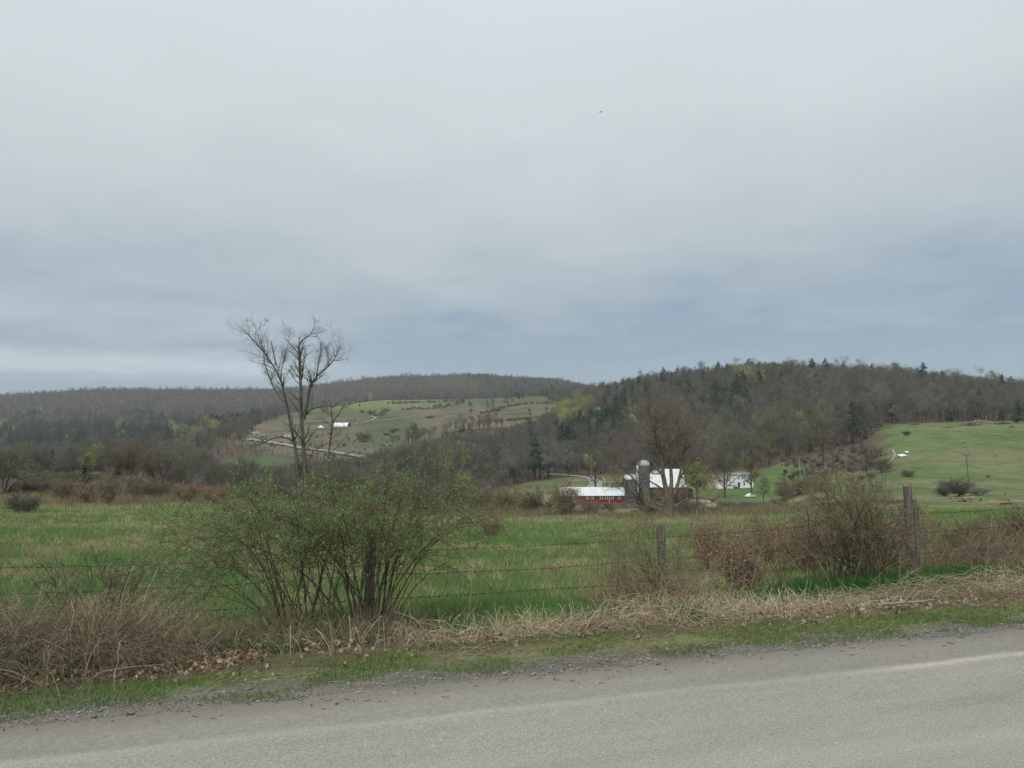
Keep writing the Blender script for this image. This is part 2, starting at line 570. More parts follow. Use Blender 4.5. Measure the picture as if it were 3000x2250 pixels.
M_BARK = noisy('bark', (.060, .050, .040), (.16, .135, .11), 6, .9, stretch=(1, 1, .25), bstr=.5, bd_=.05)
M_BARK_DARK = noisy('dark_bark', (.028, .024, .019), (.085, .072, .056), 6, .9, stretch=(1, 1, .25), bstr=.6, bd_=.05)
M_BARK_PALE = noisy('pale_bark', (.05, .048, .038), (.14, .132, .11), 5, .9, stretch=(1, 1, .3), bstr=.5, bd_=.04)
M_TREE = vcol_mat('tree_growth', var=.2, scale=.35, tint=.34)
M_STEM = vcol_mat('stems', var=.25, scale=8)
M_LEAF = vcol_mat('leaves', rough=.6, var=.2, scale=6, transl=.3)
M_GRASS = vcol_mat('grass_blades', rough=.7, var=.22, scale=.8, transl=.3)
M_WOOD = noisy('weathered_wood', (.065, .056, .045), (.20, .18, .155), 9, .9, stretch=(3, 3, .35), bstr=.8, bd_=.02, c3=(.16, .19, .12), s3=3, th3=.58)
M_WIRE = principled('rusty_wire', (.05, .035, .028), .7)

# terrain ------------------------------------------------------------
FOREST_LINE_PX = [-1800, 0, 600, 1100, 1400, 1480, 1650, 1850, 2050, 2250, 2320, 2400, 2480, 2545, 2580, 2850, 3000, 4800]
FOREST_LINE_PY = [1392, 1388, 1440, 1475, 1460, 1425, 1400, 1385, 1392, 1372, 1345, 1325, 1315, 1290, 1243, 1236, 1233, 1233]
POLY_MID = [(690, 1306), (720, 1268), (770, 1240), (820, 1220), (870, 1198), (1000, 1160), (1200, 1150), (1330, 1150), (1400, 1158), (1600, 1165), (1640, 1192), (1600, 1240), (1500, 1254),
            (1400, 1262), (1300, 1278), (1200, 1292), (1150, 1310), (1060, 1352), (980, 1350), (900, 1342), (820, 1332), (740, 1318)]
POLY_LOW = [(640, 1352), (770, 1333), (870, 1345), (860, 1368), (700, 1378), (640, 1372)]


def inpoly(x, y, pl):
    r = np.zeros(np.shape(x), bool)
    n = len(pl)
    for i in range(n):
        x1, y1 = pl[i]; x2, y2 = pl[(i + 1) % n]
        if y1 == y2: continue
        c = ((y1 > y) != (y2 > y)) & (x < (x2 - x1) * (y - y1) / (y2 - y1) + x1)
        r ^= c
    return r


def forest_mask(X, Y, Z=None):
    Z = H(X, Y) if Z is None else Z
    px, py = pix(X, np.maximum(Y, 1), Z)
    line = np.interp(px, FOREST_LINE_PX, FOREST_LINE_PY)
    m = (py < line) & (Y > 330)
    m |= (px < 1500 + (fbm(Y * .05, X * .05, 12, 3) - .5) * 130 - (py - 1400) * .9) & (px > 560) & (Y > 175)                   # wooded hollow past the field
    m |= (px <= 560) & (Y > 330)
    j = (fbm(X * .02, Y * .02, 77, 3) - .5) * 50
    mid = inpoly(px + j, py + j * .5, POLY_MID) & (Y > 420) & (Y < 1500)
    low = inpoly(px, py, POLY_LOW) & (Y > 300) & (Y < 800)
    m &= ~mid & ~low
    m &= ~((px > 2580) & (Y < 425))
    return m, mid, low, px, py


ns, ny = 900, 1000
S = np.linspace(-1.7, 1.7, ns)
YY = np.exp(np.linspace(math.log(6), math.log(4500), ny)) - 34
SS, Y2 = np.meshgrid(S, YY)
X2 = SS * (Y2 + 40)
Z2 = H(X2, Y2)
t2 = X2 * RN[0] + Y2 * RN[1]
Z2 = Z2 - 0.03 * sstep(4.9, 4.6, t2) * sstep(-3.2, -2.7, t2)         # the ground dips under the road sheet
fm, mid, low, gpx, gpy = forest_mask(X2, Y2, Z2)
f1 = fbm(X2 * .35, Y2 * .35, 21, 4)[..., None]
f2 = fbm(X2 * .05, Y2 * .05, 22, 4)[..., None]
f3 = fbm(X2 * .012, Y2 * .03, 23, 4)[..., None]
green = np.array([.125, .175, .062]); tan = np.array([.20, .165, .095]); soil = np.array([.09, .072, .052])
C2 = green * (.75 + .5 * f1) * np.ones_like(X2)[..., None]
# field: tan thatch, mostly further down the field and left
tanw = sstep(.50, .66, f1[..., 0] * .5 + f2[..., 0] * .5 + .12 * sstep(35, 90, Y2))[..., None]
C2 = C2 * (1 - tanw * .5) + tan * tanw * .5
# valley beyond the field: meadow round the farm
md = np.array([.10, .135, .055]); mt = np.array([.21, .18, .11])
wv = sstep(.42, .62, f2)
va = md * (1 - wv) + mt * wv
bl = sstep(85, 140, Y2)[..., None]
C2 = C2 * (1 - bl) + va * bl
# right pasture
pa = np.array([.112, .152, .064]); pb = np.array([.20, .165, .105])
wp = sstep(.48, .60, f3 * .40 + f2 * .32 + f1 * .28)
pas = (pa * (.45 + .5 * f2 + .65 * f1)) * (1 - wp * .5) + pb * wp * .5
isp = (sstep(2380, 2500, gpx) * sstep(110, 160, Y2))[..., None]
C2 = C2 * (1 - isp) + pas * isp
# brown brushy bank left of the pasture
bk = (sstep(2300, 2360, gpx) * sstep(2640, 2560, gpx + (f2[..., 0] - .5) * 120) * sstep(1392, 1370, gpy))[..., None] * (Y2 > 150)[..., None]
C2 = C2 * (1 - bk) + np.array([.105, .085, .062]) * (.6 + .8 * f1) * bk
lawn = (sstep(2090, 2150, gpx) * sstep(2420, 2330, gpx) * sstep(240, 270, Y2) * sstep(400, 360, Y2))[..., None]
C2 = C2 * (1 - lawn * .8) + np.array([.085, .16, .045]) * lawn * .8
# green field strip far left
gs = ((gpx < 460) & (Y2 > 200) & (Y2 < 330))[..., None]
C2 = np.where(gs, np.array([.075, .125, .045]), C2)
# hill fields
hg = np.array([.105, .130, .068]); hy = np.array([.24, .23, .115]); hb = np.array([.165, .13, .095])
topf = sstep(1215, 1185, gpy)[..., None] * sstep(1330, 1220, gpx)[..., None]
hf = hg * .85 * (.35 + .6 * f2 + .6 * f1) * (1 - topf) + (hy * f3 * .85 + np.array([.11, .17, .06]) * (1.0 - f3)) * topf
brn = (sstep(1180, 1330, gpx + (1260 - gpy) * 1.5) * sstep(1170 + 0, 1200, gpy + (gpx - 1300) * .02))[..., None]
brn = np.maximum(brn * sstep(.35, .5, f2), sstep(1205, 1235, gpy)[..., None] * sstep(1100, 1040, gpx)[..., None] * sstep(.40, .60, f3 * .5 + f2 * .5))
brn = np.maximum(brn, sstep(1290, 1310, gpy)[..., None] * .6)
hf = hf * (1 - brn * .8) + hb * brn * .8
C2 = np.where(mid[..., None], hf, C2)
C2 = np.where(low[..., None], np.array([.085, .115, .055]), C2)
litter = np.array([.105, .080, .058]) * (.7 + .6 * f2)
C2 = np.where(fm[..., None], litter, C2)
# verge
sh = sstep(5.7, 5.1, t2) + sstep(-3.6, -2.9, t2) * (t2 < 0)
C2 = C2 * (1 - np.clip(sh, 0, 1)[..., None]) + np.array([.165, .155, .135]) * (.6 + .8 * fbm(X2 * 3, Y2 * 3, 99, 3)[..., None]) * np.clip(sh, 0, 1)[..., None]
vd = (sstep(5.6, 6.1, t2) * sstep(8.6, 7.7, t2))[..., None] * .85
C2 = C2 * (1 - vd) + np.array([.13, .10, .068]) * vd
idx = np.arange(ns * ny).reshape(ny, ns)
FQ = np.stack([idx[:-1, :-1], idx[:-1, 1:], idx[1:, 1:], idx[1:, :-1]], -1).reshape(-1, 4)


def ground_build(t, p):
    a = t.n('ShaderNodeAttribute', _attribute_name='Col')
    g = t.n('ShaderNodeTexCoord')
    n1 = t.noise(g.outputs['Object'], 14, 6, .65)
    n2 = t.noise(g.outputs['Object'], .8, 5, .6)
    n4 = t.noise(g.outputs['Object'], .09, 5, .65)
    f = t.math('MULTIPLY', t.math('ADD', t.math('MULTIPLY', n1, .9), .55), t.math('ADD', t.math('MULTIPLY', n2, .8), .6))
    f = t.math('MULTIPLY', f, t.math('ADD', t.math('MULTIPLY', n4, .6), .70))
    cc = t.n('ShaderNodeCombineColor')
    for i in range(3): t.l(f, cc.inputs[i])
    bump(t, p, t.math('ADD', n1, t.math('MULTIPLY', n2, 3)), .6, .05)
    return t.mix(1.0, a.outputs['Color'], cc.outputs[0], 'MULTIPLY')


M_GROUND = principled('ground_cover', rough=.95, build=ground_build, spec=.05)
me = mesh_np('ground', np.stack([X2, Y2, Z2], -1).reshape(-1, 3), [FQ], C2.reshape(-1, 3), True, [M_GROUND])
ground = bpy.data.objects.new('ground', me); COL.objects.link(ground)
tag(ground, kind='structure')

# road ---------------------------------------------------------------
def road_build(t, p):
    g = t.n('ShaderNodeTexCoord')
    s = t.n('ShaderNodeSeparateXYZ'); t.l(g.outputs['Object'], s.inputs[0])
    v = s.outputs[1]                                       # distance across the road
    fine = t.noise(g.outputs['Object'], 95, 4, .75)
    med = t.noise(g.outputs['Object'], 30, 4, .6)
    mp = t.n('ShaderNodeMapping'); mp.inputs['Scale'].default_value = (.25, 1.6, 1)
    t.l(g.outputs['Object'], mp.inputs[0])
    big = t.noise(mp.outputs[0], 1.1, 5, .6)
    vo = t.n('ShaderNodeTexVoronoi', Scale=120.0); t.l(g.outputs['Object'], vo.inputs['Vector'])
    vs = t.n('ShaderNodeSeparateColor'); t.l(vo.outputs['Color'], vs.inputs[0])
    base = t.ramp(fine, [(.34, (.14, .132, .114)), (.5, (.30, .286, .252)), (.66, (.46, .445, .395))])
    spk = t.ramp(vs.outputs[0], [(.955, (0, 0, 0)), (.97, (1, 1, 1))])
    base = t.mix(t.math('MULTIPLY', spk, .55), base, (.62, .60, .56))
    dk = t.ramp(vs.outputs[1], [(.93, (0, 0, 0)), (.95, (1, 1, 1))])
    base = t.mix(t.math('MULTIPLY', dk, .55), base, (.06, .056, .05))
    base = t.mix(.5, base, t.ramp(big, [(.3, (.19, .178, .150)), (.7, (.37, .352, .308))]))
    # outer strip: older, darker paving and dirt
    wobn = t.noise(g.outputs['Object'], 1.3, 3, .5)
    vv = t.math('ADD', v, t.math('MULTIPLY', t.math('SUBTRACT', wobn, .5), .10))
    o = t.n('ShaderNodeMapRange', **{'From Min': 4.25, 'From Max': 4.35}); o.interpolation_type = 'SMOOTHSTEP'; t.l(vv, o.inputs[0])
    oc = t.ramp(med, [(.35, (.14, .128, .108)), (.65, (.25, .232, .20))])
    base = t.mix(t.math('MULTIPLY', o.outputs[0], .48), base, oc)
    # tan grit lying along the seam, worn painted edge line towards the right
    d = t.math('DIVIDE', t.math('SUBTRACT', vv, 4.26), .045)
    ln = t.math('POWER', 2.718, t.math('MULTIPLY', t.math('MULTIPLY', d, d), -1.0))
    rt = t.n('ShaderNodeMapRange', **{'From Min': 3.3, 'From Max': 5.0, 'To Min': .10, 'To Max': .80}); t.l(s.outputs[0], rt.inputs[0])
    ln = t.math('MULTIPLY', t.math('MULTIPLY', ln, rt.outputs[0]), t.math('SUBTRACT', t.math('MULTIPLY', t.math('ADD', med, wobn), 1.9), 1.0), clamp=True)
    base = t.mix(ln, base, (.52, .48, .37))
    # dirt towards the edge
    e = t.n('ShaderNodeMapRange', **{'From Min': 4.55, 'From Max': 4.9}); t.l(vv, e.inputs[0])
    base = t.mix(t.math('MULTIPLY', t.math('MULTIPLY', e.outputs[0], med), 1.5, clamp=True), base, (.155, .13, .10))
    bump(t, p, fine, .5, .006)
    return base


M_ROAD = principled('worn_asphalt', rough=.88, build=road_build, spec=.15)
NX = 1500
lx = np.concatenate([np.linspace(-80, -8, 60), np.linspace(-7.95, 12, 500), np.linspace(12.2, 120, 90)])
ly = np.array([-2.7, -2, -1, 0, 1, 2, 3, 3.6, 4.2, 4.5, 4.7, 4.84])
LX, LYv = np.meshgrid(lx, ly)
edge = 4.84 + (fbm(LX * 1.7, LX * 0, 31, 4) - .5) * .22
LYv = np.where(LYv > 4.8, edge, LYv)
LZ = np.interp(LYv, [-2.7, 1.0, 4.2, 4.8, 5.0], [-.02, .025, .012, .004, -.02]) + .004
idx = np.arange(LX.size).reshape(LX.shape)
FQ = np.stack([idx[:-1, :-1], idx[:-1, 1:], idx[1:, 1:], idx[1:, :-1]], -1).reshape(-1, 4)
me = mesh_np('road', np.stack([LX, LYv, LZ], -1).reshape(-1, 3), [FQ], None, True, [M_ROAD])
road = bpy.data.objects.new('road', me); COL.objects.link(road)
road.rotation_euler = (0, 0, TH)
tag(road, kind='structure')


def L2W(t_along, t_across):
    """road frame to world"""
    t_along = np.asarray(t_along, float); t_across = np.asarray(t_across, float)
    return t_along * RD[0] + t_across * RN[0], t_along * RD[1] + t_across * RN[1]


def strip(name, pts, width, mat, kind='structure', lift=.12, K=60):
    P = poly(pts, K)[:, :2]
    T = np.gradient(P, axis=0); T /= np.linalg.norm(T, axis=1, keepdims=True)
    Nn = np.stack([-T[:, 1], T[:, 0]], 1)
    wd = np.interp(np.linspace(0, 1, K), np.linspace(0, 1, len(width)), width) if np.ndim(width) else np.full(K, width)
    rows = []
    for a in np.linspace(-.5, .5, 5):
        q = P + Nn * wd[:, None] * a
        rows.append(np.column_stack([q, H(q[:, 0], q[:, 1]) + lift]))
    V = np.concatenate(rows); i = np.arange(5 * K).reshape(5, K)
    F = np.stack([i[:-1, :-1], i[1:, :-1], i[1:, 1:], i[:-1, 1:]], -1).reshape(-1, 4)
    o = bpy.data.objects.new(name, mesh_np(name, V, [F], None, True, [mat])); COL.objects.link(o)
    return tag(o, kind=kind)


M_LANE = noisy('lane_asphalt', (.22, .215, .20), (.30, .295, .28), .5, .9)
M_TRACK = noisy('dirt_track', (.22, .19, .14), (.36, .32, .25), .6, .95)
strip('road', [G(x, y, 150) for x, y in ((1600, 1391), (1672, 1394), (1712, 1398), (1738, 1405), (1747, 1415), (1740, 1430), (1722, 1441))], (5, 5.5, 6, 6.5, 7), M_LANE, lift=.3)
strip('road', [G(x, y, 500) for x, y in ((720, 1288), (790, 1297), (850, 1308), (950, 1323), (1045, 1338), (1100, 1348))], 7.5, M_LANE, lift=1.0)
strip('path', [G(x, y, 150) for x, y in ((2058, 1466), (2068, 1474), (2085, 1483), (2110, 1489), (2150, 1494))], (4, 4, 4.5), M_TRACK, lift=.2)
strip('path', [G(x, y, 150) for x, y in ((1750, 1412), (1790, 1414), (1830, 1411))], (3.5, 3.5), M_TRACK, lift=.2)
strip('path', [G(x, y, 500) for x, y in ((1095, 1234), (1140, 1231), (1175, 1226), (1200, 1222))], 4, M_TRACK, lift=.6)
strip('path', [G(x, y, 500) for x, y in ((1082, 1221), (1102, 1224), (1090, 1232), (1035, 1245))], 3.5, M_TRACK, lift=.6)
strip('path', [G(x, y, 150) for x, y in ((2615, 1318), (2622, 1330), (2618, 1343), (2600, 1360), (2570, 1372))], .9, M_TRACK, lift=.15)

# ------------------------------------------------------------------ woodland prototypes
def c3(*a): return np.array(a, float)


def crown_tree(h, seed, cr=.34, trunk_r=.017, nl=11, n2=8, n3=9, base=.28, bud=None, budn=0, stem=c3(.07, .062, .052), tw=c3(.115, .098, .085), twr=.022, lean=0.0, up=.35, budsize=.28, bsd=.5):
    """a leafless (or just budding) broadleaf tree, returns trunk mesh and crown mesh builders"""
    rnd = np.random.RandomState(seed)
    tb = B(); cb = B()
    K = 7
    tp = np.zeros((1, K, 3)); s = np.linspace(0, 1, K)
    tp[0, :, 2] = s * h * .92
    tp[0, :, 0] = lean * h * s ** 2 + rnd.normal(size=K) * h * .008 * (s > 0)
    tp[0, :, 1] = rnd.normal(size=K) * h * .008 * (s > 0)
    tr = (trunk_r * h * (1.25 - 1.15 * s ** .8))[None]
    tr[0, 0] *= 1.3
    tp[0, 0, 2] = -.6
    tb.tubes(tp, tr, 7, stem)
    rng = rnd
    L1, R1 = grow(tp, tr, nl, h * cr * 1.35, .85, up, base, .97, 5, .55, 0, .15, .35, rng, .45)
    tb.tubes(L1, R1, 4, stem * 1.05)
    L2, R2 = grow(L1, R1, n2, h * cr * .62, .8, .25, .2, 1, 4, .6, 0, .2, .4, rng, .35)
    cb.tubes(L2, np.maximum(R2, twr * .8), 3, tw)
    L3, R3 = grow(L2, R2, n3, h * cr * .34, .9, .15, .1, 1, 3, .6, 0, .25, .5, rng, .25)
    col = tw * rng.uniform(.75, 1.3, (len(L3), 1))
    cb.tubes(L3, np.full(R3.shape, twr * .55), 3, col)
    if bud is not None:
        P = L3[rng.randint(0, len(L3), budn), rng.randint(1, 3, budn)] + rng.normal(size=(budn, 3)) * .15
        c = bud * rng.uniform(.6, 1.25, (budn, 1))
        cb.leaves(P, budsize * rng.uniform(.5, 1.4, budn), c, .8)
    return tb, cb


def conifer(h, seed, cr=.22, dense=1.0, col=c3(.034, .070, .046), ragged=.25, base=.12):
    rnd = np.random.RandomState(seed)
    tb = B(); cb = B()
    tb.tubes(np.array([[[0, 0, -.5], [0, 0, h * .5], [0, 0, h * .98]]]), np.array([[.018 * h, .012 * h, .003 * h]]), 6, c3(.07, .055, .04))
    nb = int(95 * dense)
    f = rnd.uniform(0, 1, nb) ** .9
    z = h * (base + (1 - base) * f)
    L = h * cr * (1 - f) ** .75 * rnd.uniform(1 - ragged * 1.6, 1 + ragged, nb) + .03 * h
    a = rnd.uniform(0, 2 * math.pi, nb)
    K = 4; s = np.linspace(0, 1, K)
    d = np.stack([np.cos(a), np.sin(a)], 1)
    P = np.zeros((nb, K, 3))
    P[:, :, :2] = d[:, None] * (L[:, None] * s)[:, :, None]
    P[:, :, 2] = z[:, None] + L[:, None] * (.15 * s - .42 * s ** 2)
    cb.tubes(P, np.full((nb, K), .012 * h * .25), 3, c3(.06, .05, .035))
    # needle sprays: drooping tufts along every branch
    m = 9
    idx = np.repeat(np.arange(nb), m); t = rnd.uniform(.12, 1.02, nb * m)
    p0, tan_, _, _ = at_t(P, idx, np.clip(t, 0, .999))
    side = np.stack([-tan_[:, 1], tan_[:, 0], np.zeros(len(idx))], 1)
    side /= np.linalg.norm(side, axis=1, keepdims=True) + 1e-9
    sg = rnd.choice([-1, 1], len(idx))[:, None]
    ln = (L[idx] * rnd.uniform(.22, .5, len(idx)) * (1.15 - t))[:, None] + .012 * h
    tip = p0 + side * sg * ln + tan_ * ln * .6 + np.array([0, 0, -1]) * ln * rnd.uniform(.1, .6, (len(idx), 1))
    wd = tan_ * ln * .40
    dn = np.array([0, 0, -1.]) * ln * .28
    V = np.stack([p0 - wd, p0 + wd, tip + wd * .3 + dn * .2, tip - wd * .4 + dn], 1).reshape(-1, 3)
    cc = np.repeat(col * rnd.uniform(.6, 1.45, (len(idx), 1)), 4, axis=0)
    cb.add(V, F4=np.arange(len(V)).reshape(-1, 4), C=cc)
    V = np.stack([p0, p0 + tan_ * ln * .9, p0 + tan_ * ln * .5 + dn * 2.2], 1).reshape(-1, 3)
    cb.add(V, F3=np.arange(len(V)).reshape(-1, 3), C=np.repeat(col * rnd.uniform(.5, 1.2, (len(idx), 1)), 3, axis=0))
    return tb, cb


def joined(tb, cb, name):
    b = B()
    for q in (tb, cb):
        off = b.n
        b.V += q.V; b.C += q.C
        b.F3 += [f + off for f in q.F3]; b.F4 += [f + off for f in q.F4]
        b.n += q.n
    return b.mesh(name, [M_TREE])


BROWN = c3(.094, .086, .075); GREY = c3(.108, .110, .104); RED = c3(.104, .080, .070); OLIVE = c3(.100, .108, .072)
PALE = c3(.165, .165, .155)
spec_ = [
    dict(h=16, seed=1, tw=BROWN), dict(h=17, seed=2, tw=GREY, cr=.30, base=.4), dict(h=15, seed=3, tw=RED, cr=.37),
    dict(h=18, seed=4, tw=BROWN * 1.1, cr=.27, base=.45), dict(h=14, seed=5, tw=PALE, cr=.3, up=.6),
    dict(h=15, seed=6, tw=OLIVE, bud=c3(.17, .17, .075), budn=900, budsize=.30),
    dict(h=14, seed=7, tw=OLIVE, bud=c3(.34, .36, .11), budn=2200, budsize=.38, cr=.36),
    dict(h=16, seed=8, tw=GREY * .9, bud=c3(.18, .13, .09), budn=700, budsize=.25),
]
PROTO = []                                  # (trunk mesh, crown mesh, joined mesh)
for i, sp in enumerate(spec_):
    tb, cb = crown_tree(**sp)
    PROTO.append((tb.mesh('trunk', [M_TREE]), cb.mesh('crown', [M_TREE]), joined(tb, cb, 'woodland_tree')))
for i, (h, sd, cr, rg) in enumerate([(17, 21, .22, .25), (20, 22, .26, .5), (13, 23, .24, .2)]):
    tb, cb = conifer(h, sd, cr, ragged=rg, base=(.12, .3, .05)[i], dense=(1, .8, 1)[i])
    PROTO.append((tb.mesh('trunk', [M_TREE]), cb.mesh('crown', [M_TREE]), joined(tb, cb, 'woodland_conifer')))
CON = [8, 9, 10]

pcoll = bpy.data.collections.new('woodland_kinds')
for i, p_ in enumerate(PROTO):
    o = bpy.data.objects.new('kind_%02d' % i, p_[2]); pcoll.objects.link(o)


def scatter_group():
    g = bpy.data.node_groups.new('woodland_scatter', 'GeometryNodeTree')
    g.interface.new_socket('Geometry', in_out='INPUT', socket_type='NodeSocketGeometry')
    g.interface.new_socket('Geometry', in_out='OUTPUT', socket_type='NodeSocketGeometry')
    gi = g.nodes.new('NodeGroupInput'); go = g.nodes.new('NodeGroupOutput')
    ci = g.nodes.new('GeometryNodeCollectionInfo')
    ci.inputs['Collection'].default_value = pcoll
    ci.inputs['Separate Children'].default_value = True
    ci.inputs['Reset Children'].default_value = True
    ip = g.nodes.new('GeometryNodeInstanceOnPoints')
    ip.inputs['Pick Instance'].default_value = True

    def attr(nm, ty):
        a = g.nodes.new('GeometryNodeInputNamedAttribute'); a.data_type = ty
        a.inputs['Name'].default_value = nm
        return a.outputs['Attribute']
    cx_ = g.nodes.new('ShaderNodeCombineXYZ')
    g.links.new(attr('rot', 'FLOAT'), cx_.inputs[2])
    g.links.new(gi.outputs[0], ip.inputs['Points'])
    g.links.new(ci.outputs[0], ip.inputs['Instance'])
    g.links.new(attr('knd', 'INT'), ip.inputs['Instance Index'])
    g.links.new(cx_.outputs[0], ip.inputs['Rotation'])
    g.links.new(attr('scl', 'FLOAT'), ip.inputs['Scale'])
    g.links.new(ip.outputs[0], go.inputs[0])
    return g


SG = scatter_group()


def scatter(name, P, kind, rot, scl, label):
    me = bpy.data.meshes.new(name)
    me.vertices.add(len(P)); me.vertices.foreach_set('co', np.asarray(P, np.float32).ravel())
    for nm, ty, v in (('rot', 'FLOAT', rot), ('scl', 'FLOAT', scl), ('knd', 'INT', kind)):
        a = me.attributes.new(nm, ty, 'POINT')
        a.data.foreach_set('value', np.asarray(v, np.int32 if ty == 'INT' else np.float32))
    o = bpy.data.objects.new(name, me); COL.objects.link(o)
    m = o.modifiers.new('scatter', 'NODES'); m.node_group = SG
    return tag(o, label, 'woodland', kind='stuff')


# where the wood grows ------------------------------------------------
rw = np.random.RandomState(5)
pts = []
for (y0, y1, sp) in ((175, 500, 6.2), (500, 900, 7.5), (900, 1500, 10), (1500, 3000, 13.5)):
    U0, U1 = -.80, .80
    xs = np.arange(U0 * y1, U1 * y1, sp); ys = np.arange(y0, y1, sp)
    gx, gy = np.meshgrid(xs, ys)
    gx = gx + rw.uniform(-.5, .5, gx.shape) * sp; gy = gy + rw.uniform(-.5, .5, gx.shape) * sp
    k_ = (np.abs(gx / gy) < .80)
    pts.append(np.stack([gx[k_], gy[k_]], 1))
pts = np.concatenate(pts)
z = H(pts[:, 0], pts[:, 1])
m_, _, _, qx, qy = forest_mask(pts[:, 0], pts[:, 1], z)
# only slopes that face the viewer or crests just behind
Z3 = np.column_stack([pts, z])[m_]; qx, qy = qx[m_], qy[m_]
vis = np.ones(len(Z3), bool)
el = (Z3[:, 2] + 19 - CAMZ) / Z3[:, 1]
for f in np.linspace(.1, .96, 26):
    hx, hy = Z3[:, 0] * f, Z3[:, 1] * f
    ee = (H(hx, hy, False) - CAMZ) / np.maximum(hy, 1)
    vis &= ~((ee > el) & (hy > 14))
Z3, qx, qy = Z3[vis], qx[vis], qy[vis]
n_ = len(Z3)
f_big = fbm(Z3[:, 0] * .006 + 3, Z3[:, 1] * .006, 41, 3); f_sm = fbm(Z3[:, 0] * .03, Z3[:, 1] * .03, 42, 3)
r1 = rw.uniform(0, 1, n_)
kind = rw.choice([0, 1, 2, 3, 4, 5, 7], n_, p=[.20, .20, .11, .14, .10, .15, .10])
# stands of pale, red and budding trees
kind = np.where((f_sm > .58) & (r1 < .55), 4, kind)
kind = np.where((f_sm > .50) & (f_sm < .55) & (r1 < .6), 5, kind)
kind = np.where((f_sm < .36) & (r1 < .6), 2, kind)
kind = np.where((kind == 4) & (Z3[:, 1] > 1300), 1, kind)
# conifer likelihood
pc = np.full(n_, .02)
pc += .85 * sstep(.43, .51, f_big * .5 + f_sm * .5 + .08 * sstep(1240, 1270, qy) - .35 * (qy < 1215)) * (qx < 760) * (qx > -600)
pc += .55 * inpoly(qx, qy, [(1330, 1085), (1760, 1085), (1860, 1125), (1800, 1175), (1500, 1170), (1420, 1140)]) * (f_sm > .45) * (Z3[:, 1] > 1300)
pc += .75 * inpoly(qx, qy, [(1640, 1290), (1700, 1270), (1760, 1240), (1830, 1215), (1835, 1250), (1790, 1290), (1720, 1330), (1660, 1380), (1640, 1360)]) * (Z3[:, 1] < 700)
pc += .45 * inpoly(qx, qy, [(1990, 1170), (2180, 1170), (2220, 1220), (2160, 1262), (2040, 1250)]) * (Z3[:, 1] < 900)
pc += .30 * (qx > 1750) * (qx < 2420) * (Z3[:, 1] > 720) * (f_sm > .5)
pc += .80 * inpoly(qx, qy, [(1215, 1325), (1250, 1300), (1330, 1272), (1440, 1268), (1440, 1285), (1330, 1300), (1240, 1325)]) * (Z3[:, 1] > 500)
pc += .04 * (qx > 2400)
pc = np.where((Z3[:, 1] < 900) & (qx < 760), np.minimum(pc, .015), pc)
ic = rw.uniform(0, 1, n_) < pc
kind = np.where(ic, rw.choice(CON, n_, p=[.5, .35, .15]), kind)
# lime-budding stands
lime = inpoly(qx, qy, [(1630, 1225), (1660, 1205), (1730, 1185), (1745, 1205), (1700, 1250), (1650, 1275), (1625, 1260)])
lime |= inpoly(qx, qy, [(2140, 1105), (2240, 1110), (2240, 1150), (2140, 1140)]) & (f_sm > .5)
lime |= inpoly(qx, qy, [(495, 1275), (635, 1262), (640, 1300), (500, 1310)]) & (f_sm > .47)
kind = np.where(lime & (rw.uniform(0, 1, n_) < .6), 6, kind)
olive = (qx > 1950) & (qx < 2400) & (qy > 1250) & (rw.uniform(0, 1, n_) < .35)
kind = np.where(olive, 5, kind)
kind = np.where((rw.uniform(0, 1, n_) < .010) & (qy > 1180), 6, kind)
rot = rw.uniform(0, 6.28, n_); scl = rw.uniform(.60, 1.02, n_) * (1 + .35 * (rw.uniform(0, 1, n_) > .9)) * np.where(Z3[:, 1] > 1400, .88, 1.0) * (.72 + .55 * f_sm)
scl = np.where((Z3[:, 1] < 330) & (qx < 1500), scl * .62, scl)
# scrub, not tall timber, in the hollow below the hill road
lim = np.interp(qx, [500, 560, 640, 700, 860, 950, 1050, 1150, 1300, 1400, 1480, 1560, 1640], [1290, 1310, 1352, 1374, 1372, 1352, 1345, 1318, 1284, 1266, 1258, 1232, 1190])
cap = (qy - lim) / FPX * Z3[:, 1] / 16.0
hol = (qx > 470) & (qx < 1640) & (Z3[:, 1] < 960) & (qy > lim - np.where((qx > 620) & (qx < 1150), 62, 0))
scl = np.where(hol, np.clip(np.minimum(scl, cap * rw.uniform(.8, 1.12, n_)), .22, 2), scl)
low_con = inpoly(qx, qy, [(1200, 1330), (1250, 1295), (1330, 1268), (1450, 1262), (1450, 1290), (1240, 1330)]) & (Z3[:, 1] > 500)
scl = np.where(low_con, scl * .5, scl)
far_ = sstep(1100, 1500, Z3[:, 1]) * (kind < 8)
scl = scl * (1 + .40 * far_)
Z3[:, 2] -= .2 + 6.0 * far_
GAPPLACE = True
# the trees that show largest stand as things of their own: wood edge, nearest first
edge_score = Z3[:, 1] * 1.0
order = np.argsort(edge_score)
front = np.zeros(n_, bool)
# keep them spread over the picture: nearest few of every narrow slice of view
cell = np.clip(((qx + 100) / 3200 * 110).astype(int), 0, 109)
cnt = np.zeros(110, int)
for i in order:
    if -20 < qx[i] < 3020 and cnt[cell[i]] < (2 if kind[i] >= 8 else 3) and front.sum() < 255:
        front[i] = True; cnt[cell[i]] += 1

NAMES = {k_: 'bare_tree' for k_ in range(8)}
NAMES.update({5: 'budding_tree', 6: 'lime_budding_tree', 8: 'conifer', 9: 'pine_tree', 10: 'conifer'})


